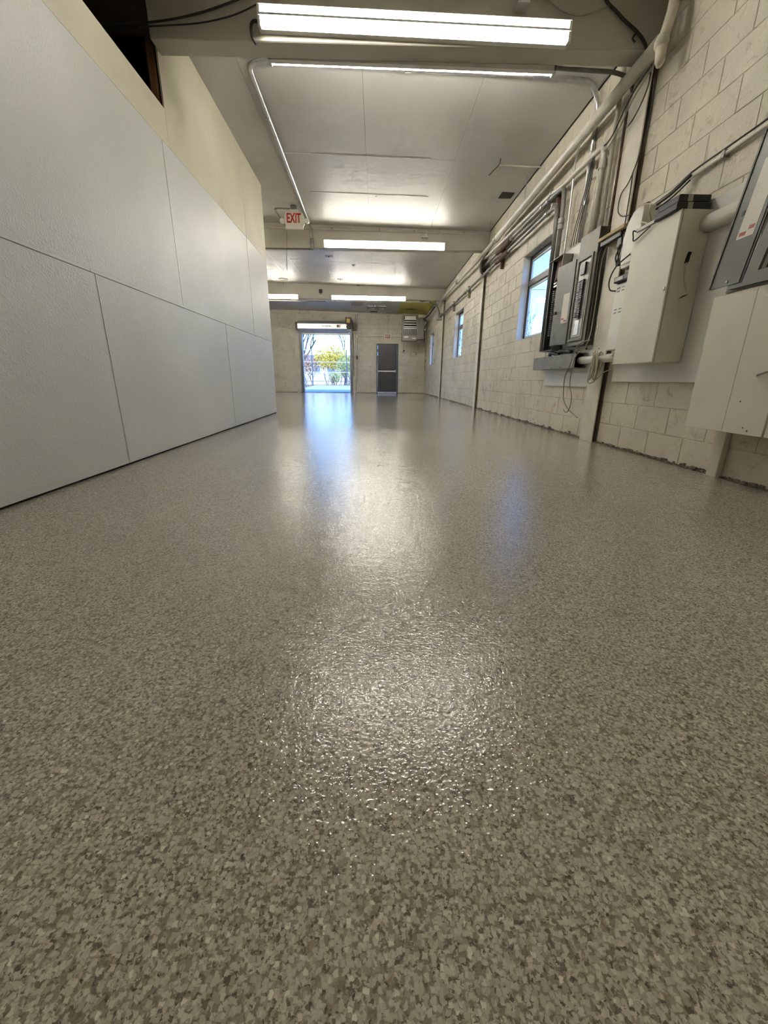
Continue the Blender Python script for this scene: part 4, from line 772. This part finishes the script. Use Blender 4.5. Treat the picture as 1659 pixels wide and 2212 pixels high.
# leaning panel cover with open door
def lp(y, z, off): return (2.078 + (z - 1.13) * 0.207 - off, y * 0.991, z)
def lslab(y0, y1, z0, z1, o0, o1, sk=0.0):
    bm = bmesh.new(); k = lambda z: sk * (z - 1.148)
    hexa(bm, [lp(y0 + k(z0), z0, o1), lp(y1 + k(z0), z0, o1), lp(y1 + k(z0), z0, o0), lp(y0 + k(z0), z0, o0), lp(y0 + k(z1), z1, o1), lp(y1 + k(z1), z1, o1), lp(y1 + k(z1), z1, o0), lp(y0 + k(z1), z1, o0)]); return bm
t = thing('panel_cover', (2.1, 2.55, 1.1), 'grey breaker panel cover with open door leaning over the white box', 'panel cover')
SK = 0.08
dr = obj('door', lslab(2.615, 2.838, 1.148, 1.99, 0.0, 0.010, SK), 'panel_grey', t)
obj('edge_shade', lslab(2.826, 2.839, 1.148, 1.99, 0.010, 0.016, SK), 'panel_side', dr)  # dark strip puts the shading of the door's left edge into colour
obj('label', lslab(2.640, 2.758, 1.40, 1.82, 0.010, 0.0115, SK), 'label_print', dr, 'printed paper chart')
obj('label_mark', lslab(2.70, 2.745, 1.415, 1.435, 0.0115, 0.0123, SK), 'ink_red', dr); obj('label_mark', lslab(2.652, 2.69, 1.44, 1.46, 0.0115, 0.0123, SK), 'ink_red', dr)
obj('latch', lslab(2.768, 2.786, 1.535, 1.562, 0.010, 0.013, SK), 'black_plastic', dr); obj('rivet', lslab(2.70, 2.712, 1.165, 1.175, 0.010, 0.014, SK), 'galvanised', dr)
obj('hinge_gap', lslab(2.600, 2.615, 1.148, 1.99, 0.0, 0.006, SK), 'black_plastic', t)
bm = bmesh.new()
for a in ((2.20, 2.69, 1.105, 1.15), (2.52, 2.60, 1.15, 1.99), (2.20, 2.27, 1.15, 1.99), (2.27, 2.52, 1.92, 1.99), (2.27, 2.52, 1.15, 1.19)):
    tmp = lslab(*a, -0.012, 0.004); me = bpy.data.meshes.new('t'); tmp.to_mesh(me); tmp.free(); bm.from_mesh(me); bpy.data.meshes.remove(me)
obj('frame', bm, 'panel_grey', t)
obj('ledge', lslab(2.20, 2.655, 1.118, 1.135, 0.004, 0.022), 'panel_grey', t)
obj('inner_plate', lslab(2.27, 2.52, 1.19, 1.92, -0.045, -0.035), 'rust', t); obj('directory', lslab(2.46, 2.505, 1.21, 1.85, -0.035, -0.03), 'board_paint', t)
# low white box under it and its timber foot
t = thing('utility_box', (2.17, 2.2, 0.325), 'low wide white box with a vertical seam under the leaning cover', 'utility box')
obj('body', new_box(2.085, 2.283, 1.5, 2.735, 0.328, 1.092), 'cabinet_white', t)
obj('front_board', new_box(2.068, 2.086, 2.44, 2.745, 0.322, 1.097, 0.002), 'cabinet_white', t); obj('front_board', new_box(2.068, 2.086, 2.175, 2.4385, 0.322, 1.097, 0.002), 'cabinet_white', t); obj('front_board', new_box(2.074, 2.086, 1.5, 2.168, 0.322, 1.097, 0.002), 'cabinet_white', t)
obj('pin', new_tube([(2.068, 2.30, 0.64), (2.045, 2.27, 0.645), (2.045, 2.2, 0.665)], 0.006, 6), 'galvanised_dull', t)
for y, z in ((2.36, 0.50), (2.30, 0.36), (2.27, 0.345)): obj('screw', new_tube([(2.066, y, z), (2.069, y, z)], 0.004, 6), 'black_plastic', t)
tag(obj('timber_post', new_box(2.243, XR - 0.001, 2.60, 2.685, 0.0, 0.326, 0.003), 'column_paint'), 'short white timber post under the low white box', 'post')

# ================================================================== FAR WALL FITTINGS
t = thing('unit_heater', (1.43, 19.3, 2.2), 'grey louvred heater hung in the far right corner', 'heater')
xa, xb, ya, yb, za, zb = 1.11, 1.77, 19.0, 19.62, 2.22, 3.26
bm = bmesh.new()
for a in ((xa, xb, ya + 0.06, yb, za, za + 0.02), (xa, xb, ya + 0.06, yb, zb - 0.02, zb), (xa, xa + 0.02, ya + 0.06, yb, za + 0.02, zb - 0.02), (xb - 0.02, xb, ya + 0.06, yb, za + 0.02, zb - 0.02), (xa + 0.02, xb - 0.02, yb - 0.02, yb, za + 0.02, zb - 0.02)): bx(bm, *a)
obj('body', bm, 'heater_enamel', t)
bm = bmesh.new()
for a in ((xa, xb, za, 2.44), (xa, xb, zb - 0.06, zb), (xa, xa + 0.055, 2.44, zb - 0.06), (xb - 0.055, xb, 2.44, zb - 0.06)): bx(bm, a[0], a[1], ya, ya + 0.06, a[2], a[3])
obj('front_frame', bm, 'heater_enamel', t)
obj('dark_core', new_box(xa + 0.03, xb - 0.03, ya + 0.085, ya + 0.095, 2.3, 3.2), 'black_gap', t)
obj('top_plate', new_box(xa + 0.09, xb - 0.09, ya + 0.02, ya + 0.04, 3.06, 3.185), 'fixture_white', t)
for z in (2.70, 2.76, 2.86, 2.95, 3.03): obj('louvre', new_box(xa + 0.055, xb - 0.055, ya + 0.03, ya + 0.05, z, z + 0.03), 'galvanised', t)
for k in range(9): obj('fin', new_box(xa + 0.09 + 0.058 * k, xa + 0.105 + 0.058 * k, ya + 0.055, ya + 0.075, 2.45, 2.70), 'galvanised', t)
obj('name_plate', new_box(xa + 0.07, xa + 0.26, ya - 0.004, ya, 2.345, 2.385), 'fixture_white', t); obj('name_plate', new_box(xb - 0.24, xb - 0.08, ya - 0.004, ya, 2.30, 2.325), 'fixture_white', t)
obj('burner_box', new_box(xb + 0.002, xb + 0.26, ya + 0.15, yb - 0.1, 2.28, 3.15, 0.01), 'heater_enamel', t)
for x in (xa + 0.05, xb - 0.05): obj('hanger_rod', new_tube([(x, 19.3, zb), (x, 19.3, zc(x))], 0.008, 6), 'galvanised_dull', t)
t = pipe_thing('gas_pipe', 'black gas pipe with drip leg beside the heater', 'pipe', [(2.05, 18.9, 2.12), (2.05, 18.9, 2.72), (2.08, 18.9, 2.82), (2.17, 18.9, 2.92), (2.05, 18.9, 3.02), (1.98, 18.9, 3.06)], 0.022, 'black_plastic', 0.03)
obj('tee_run', new_tube([(2.05, 18.9, 2.26), (1.72, 19.0, 2.25)], 0.02, 8), 'black_plastic', t); obj('valve', new_box(2.02, 2.09, 18.87, 18.93, 2.62, 2.67, 0.008), 'galvanised', t)
pipe('gas_pipe', 'black pipe slanting along the ceiling corner toward the heater', 'pipe', [(2.0, 18.95, 3.06), (2.12, 18.2, 3.12), (2.16, 16.75, 3.20)], 0.03, 'black_plastic')
pipe('flue_duct', 'silver flue duct elbow at the heater side', 'duct', [(1.80, 19.35, 2.86), (1.98, 19.3, 2.88), (2.1, 19.2, 2.98)], 0.06, 'galvanised', 12)
t = pipe_thing('conduit', 'painted conduit standing on the far wall right of the roller door', 'conduit', [(-0.915, YB - 0.02, 0.5), (-0.90, YB - 0.02, 3.42), (-0.80, YB - 0.02, 3.51), (1.1, YB - 0.02, 3.47)], 0.013, 'pipe_paint', 0.08)
obj('box', new_box(-0.945, -0.87, YB - 0.05, YB - 0.003, 2.45, 2.57, 0.006), 'fixture_white', t); obj('box', new_box(-0.96, -0.87, YB - 0.05, YB - 0.003, 0.44, 0.58, 0.006), 'pipe_paint', t)
tag(obj('door_switch', new_box(-0.94, -0.88, YB - 0.055, YB - 0.034, 1.50, 1.66, 0.006), 'black_plastic'), 'black push button station right of the roller door', 'switch')
pipe('conduit', 'second painted conduit standing beside the first at the roller door', 'conduit', [(-0.99, YB - 0.02, 0.0), (-0.975, YB - 0.02, 3.46)], 0.012, 'pipe_paint')
pipe('conduit', 'painted conduit from standing conduit to the small exit sign', 'conduit', [(-0.87, YB - 0.02, 2.51), (0.35, YB - 0.02, 2.51)], 0.011, 'pipe_paint')
pipe('conduit', 'painted conduit from the small exit sign to the heater', 'conduit', [(0.68, YB - 0.02, 2.51), (1.22, YB - 0.02, 2.49)], 0.011, 'pipe_paint')
pipe('conduit', 'thin wire conduit rising above the small exit sign', 'conduit', [(0.515, YB - 0.012, 2.64), (0.515, YB - 0.012, 3.5)], 0.006, 'pipe_paint')
pipe('cable', 'black cable hanging beside the right roller door guide', 'cable', [(-1.10, YB - 0.05, 2.66), (-1.08, YB - 0.05, 2.3), (-1.075, YB - 0.05, 0.75)], 0.012, 'black_cable', smooth=True)
for x0, x1, z0, z1, lab in ((1.20, 1.30, 1.68, 1.84, 'small thermostat box below the heater, nearer the grey door'), (1.64, 1.90, 1.68, 1.84, 'double outlet box below the heater, nearer the corner')):
    t = thing('wall_box', ((x0 + x1) / 2, YB, z0), lab, 'outlet'); xm = (x0 + x1) / 2
    obj('case', new_box(x0, x1, YB - 0.05, YB - 0.003, z0, z1, 0.012), 'pipe_paint', t); obj('conduit', new_tube([(xm, YB - 0.02, z1), (xm, YB - 0.02, 2.36)], 0.011, 8), 'pipe_paint', t)
    obj('knob', new_tube([(x1 - 0.05, YB - 0.056, z0 + 0.08), (x1 - 0.05, YB - 0.05, z0 + 0.08)], 0.025, 8), 'black_plastic' if x0 > 1.5 else 'fixture_white', t)
tag(obj('thermostat', new_box(1.255, 1.33, YB - 0.03, YB - 0.003, 1.89, 1.94, 0.006), 'black_plastic'), 'tiny black sensor above the thermostat box', 'sensor')
t = thing('wall_hook', (XR - 0.02, 20.2, 1.0), 'rusty hook hanging near the far right corner', 'hook')
obj('plate', new_box(XR - 0.02, XR - 0.004, 20.05, 20.2, 1.42, 1.5, 0.004), 'rust', t); obj('strap', new_tube([(XR - 0.03, 20.12, 1.45), (XR - 0.05, 20.15, 1.25), (XR - 0.03, 20.1, 1.05)], 0.008, 6), 'rust', t)

# ================================================================== OUTDOORS
struct('ground', new_box(-60, 60, YB + 0.17, 110, -0.25, -0.06), 'leaf_litter', 'leaf covered ground beyond the doorway')
bm = bmesh.new(); prism(bm, [(YB + 0.16, -0.15), (27.0, -0.15), (33.0, -0.15), (33.0, 0.16), (27.0, 0.02), (YB + 0.16, -0.012)], 'x', -4.75, 4.0); struct('driveway', bm, 'concrete', 'pale concrete driveway outside the roller door')
struct('ground_right', new_box(XR + 0.25, 70, YR, YB + 0.17, -0.25, -0.06), 'leaf_litter', 'ground beside the window wall')
fz = 0.0; FY = 33.4
t = thing('chain_fence', (-3.6, FY, fz), 'chain link fence with dark posts across the driveway end', 'fence')
for x in (-7.6, -4.95, -2.3, 0.35, 3.0): obj('post', new_tube([(x, FY, -0.1), (x, FY, 2.78)], 0.035, 8), 'fence_steel', t)
for z in (2.72, 1.86, 1.12, 0.45): obj('rail', new_tube([(-8, FY, z), (4, FY, z)], 0.022 if z > 1 else 0.016, 6), 'fence_white' if z > 0.6 else 'fence_steel', t)
bm = bmesh.new(); k = -8.0
while k < 4.0:
    for s_ in (1, -1):
        a = Vector((k, FY, 0.0)); b_ = Vector((k + 1.35 * s_, FY, 2.7)); tube(bm, [a, b_], 0.003, 3, False)
    k += 0.26
o = obj('wire_mesh', bm, 'fence_white', t); o['kind'] = 'stuff'
def branchy(bm, p, d, L_, r, depth, rnd, spread=0.55):
    q = p + d * L_; mid = p + d * L_ * 0.5 + Vector((rnd.uniform(-1, 1), rnd.uniform(-1, 1), rnd.uniform(-.3, .3))) * L_ * 0.06
    tube(bm, [p, mid, q], [r, r * 0.85, r * 0.66], 5, False)
    if depth <= 0: return
    for _ in range(rnd.choice((2, 2, 3))):
        nd = (d + Vector((rnd.uniform(-1, 1), rnd.uniform(-1, 1), rnd.uniform(-0.25, 0.7))) * spread).normalized()
        branchy(bm, p + d * L_ * rnd.uniform(0.55, 1.0), nd, L_ * rnd.uniform(0.6, 0.82), r * 0.6, depth - 1, rnd, spread)
def bare_tree(label, base, h, r, seed, lean=(0, 0, 1), depth=5):
    rnd = random.Random(seed); t = thing('bare_tree', base, label, 'tree', None); b0 = Vector(base); d = Vector(lean).normalized()
    obj('trunk', new_tube([b0 - Vector((0, 0, .2)), b0 + d * h * 0.3], r, 8), 'bark', t)
    bm = bmesh.new()
    for _ in range(4):
        nd = (d + Vector((rnd.uniform(-1, 1), rnd.uniform(-1, 1), rnd.uniform(0, .6))) * 0.6).normalized(); branchy(bm, b0 + d * h * rnd.uniform(0.2, 0.3), nd, h * 0.27, r * 0.55, depth, rnd)
    o = obj('branches', bm, 'bark', t); return t
def shrub(label, base, w_, h, seed, mat, n_leaf=1500, z0=0.0, size=0.07):
    rnd = random.Random(seed); t = thing('shrub', base, label, 'shrub'); b0 = Vector(base); bm = bmesh.new()
    for _ in range(7): branchy(bm, b0 + Vector((rnd.uniform(-.2, .2) * w_, rnd.uniform(-.2, .2), 0)), Vector((rnd.uniform(-.5, .5), rnd.uniform(-.5, .5), 1)).normalized(), h * 0.35, 0.02, 2, rnd, 0.5)
    obj('stems', bm, 'bark', t)
    bm = bmesh.new()
    for _ in range(n_leaf):
        a, e, q = rnd.uniform(0, 2 * math.pi), rnd.uniform(-1, 1), rnd.random() ** 0.45
        c = b0 + Vector((math.cos(a) * math.sqrt(1 - e * e) * w_ / 2 * q, math.sin(a) * math.sqrt(1 - e * e) * w_ / 2.6 * q, z0 + (h - z0) * (0.5 + e * q * 0.5)))
        u = Vector((rnd.uniform(-1, 1), rnd.uniform(-1, 1), rnd.uniform(-1, 1))).normalized(); v_ = u.orthogonal().normalized(); s_ = size * rnd.uniform(0.5, 1.3)
        bm.faces.new([bm.verts.new(c + u * s_), bm.verts.new(c + v_ * s_ * 0.5), bm.verts.new(c - u * s_), bm.verts.new(c - v_ * s_ * 0.5)])
    o = obj('foliage', bm, mat, t); o['kind'] = 'stuff'; return t
shrub('large golden autumn shrub in the middle behind the fence', (-3.75, 36.5, 0), 3.1, 3.3, 1, 'leaf_gold', 3200, 1.3, 0.085)
shrub('yellow green shrub behind the fence at the right of the doorway', (-2.55, 35.2, 0), 1.9, 2.5, 2, 'leaf_green', 1100, 0.7)
shrub('rusty shrub behind the fence at the left of the doorway', (-5.75, 36.2, 0), 1.9, 2.6, 3, 'leaf_rust', 1000, 0.9)
shrub('low green shrub in front of the fence foot', (-3.35, 34.4, 0), 1.1, 1.3, 4, 'leaf_green', 350, 0.3)
shrub('small rusty sapling at the right edge of the doorway', (-2.05, 36.0, 0), 0.7, 2.3, 5, 'leaf_rust', 260, 0.8)
bare_tree('bare tree leaning over the doorway view from the left', (-7.6, 39.5, 0), 9.0, 0.16, 11, (0.42, 0.05, 1), 5)
bare_tree('bare tree standing behind the golden shrub', (-3.4, 46, 0), 8.5, 0.12, 14, (0.12, 0, 1), 5)
bare_tree('bare tree seen low in the nearest window', (14.6, 40.0, 0), 8.2, 0.14, 21, (0.02, 0, 1), 6)
bare_tree('bare tree seen through the middle window', (11.0, 62.0, 0), 9.0, 0.16, 33, (0.02, 0, 1), 5)
pipe('overhead_wire', 'overhead utility wire crossing the nearest window', 'cable', [(-20, 46.0, 9.0), (20, 39.5, 8.35), (60, 33, 9.2)], 0.02, 'black_cable', 5, smooth=True)
t = thing('house', (-4, 56, 0), 'pale house behind the autumn shrubs', 'house')
obj('wall', new_box(-14, 3.5, 55, 62, -0.2, 2.7), 'render_beige', t); bm = bmesh.new(); prism(bm, [(54.5, 2.7), (62.5, 2.7), (58.5, 3.7)], 'x', -14.4, 3.9); obj('roof', bm, 'house_roof', t)
for x in (-8.2, -6.3, -4.6, -3.2): o = obj('window', new_box(x, x + 1.1, 54.93, 55.0, 1.3, 2.3), 'fence_white', t); obj('pane', new_box(x + 0.08, x + 1.02, 54.90, 54.94, 1.38, 2.22), 'house_glass', o)
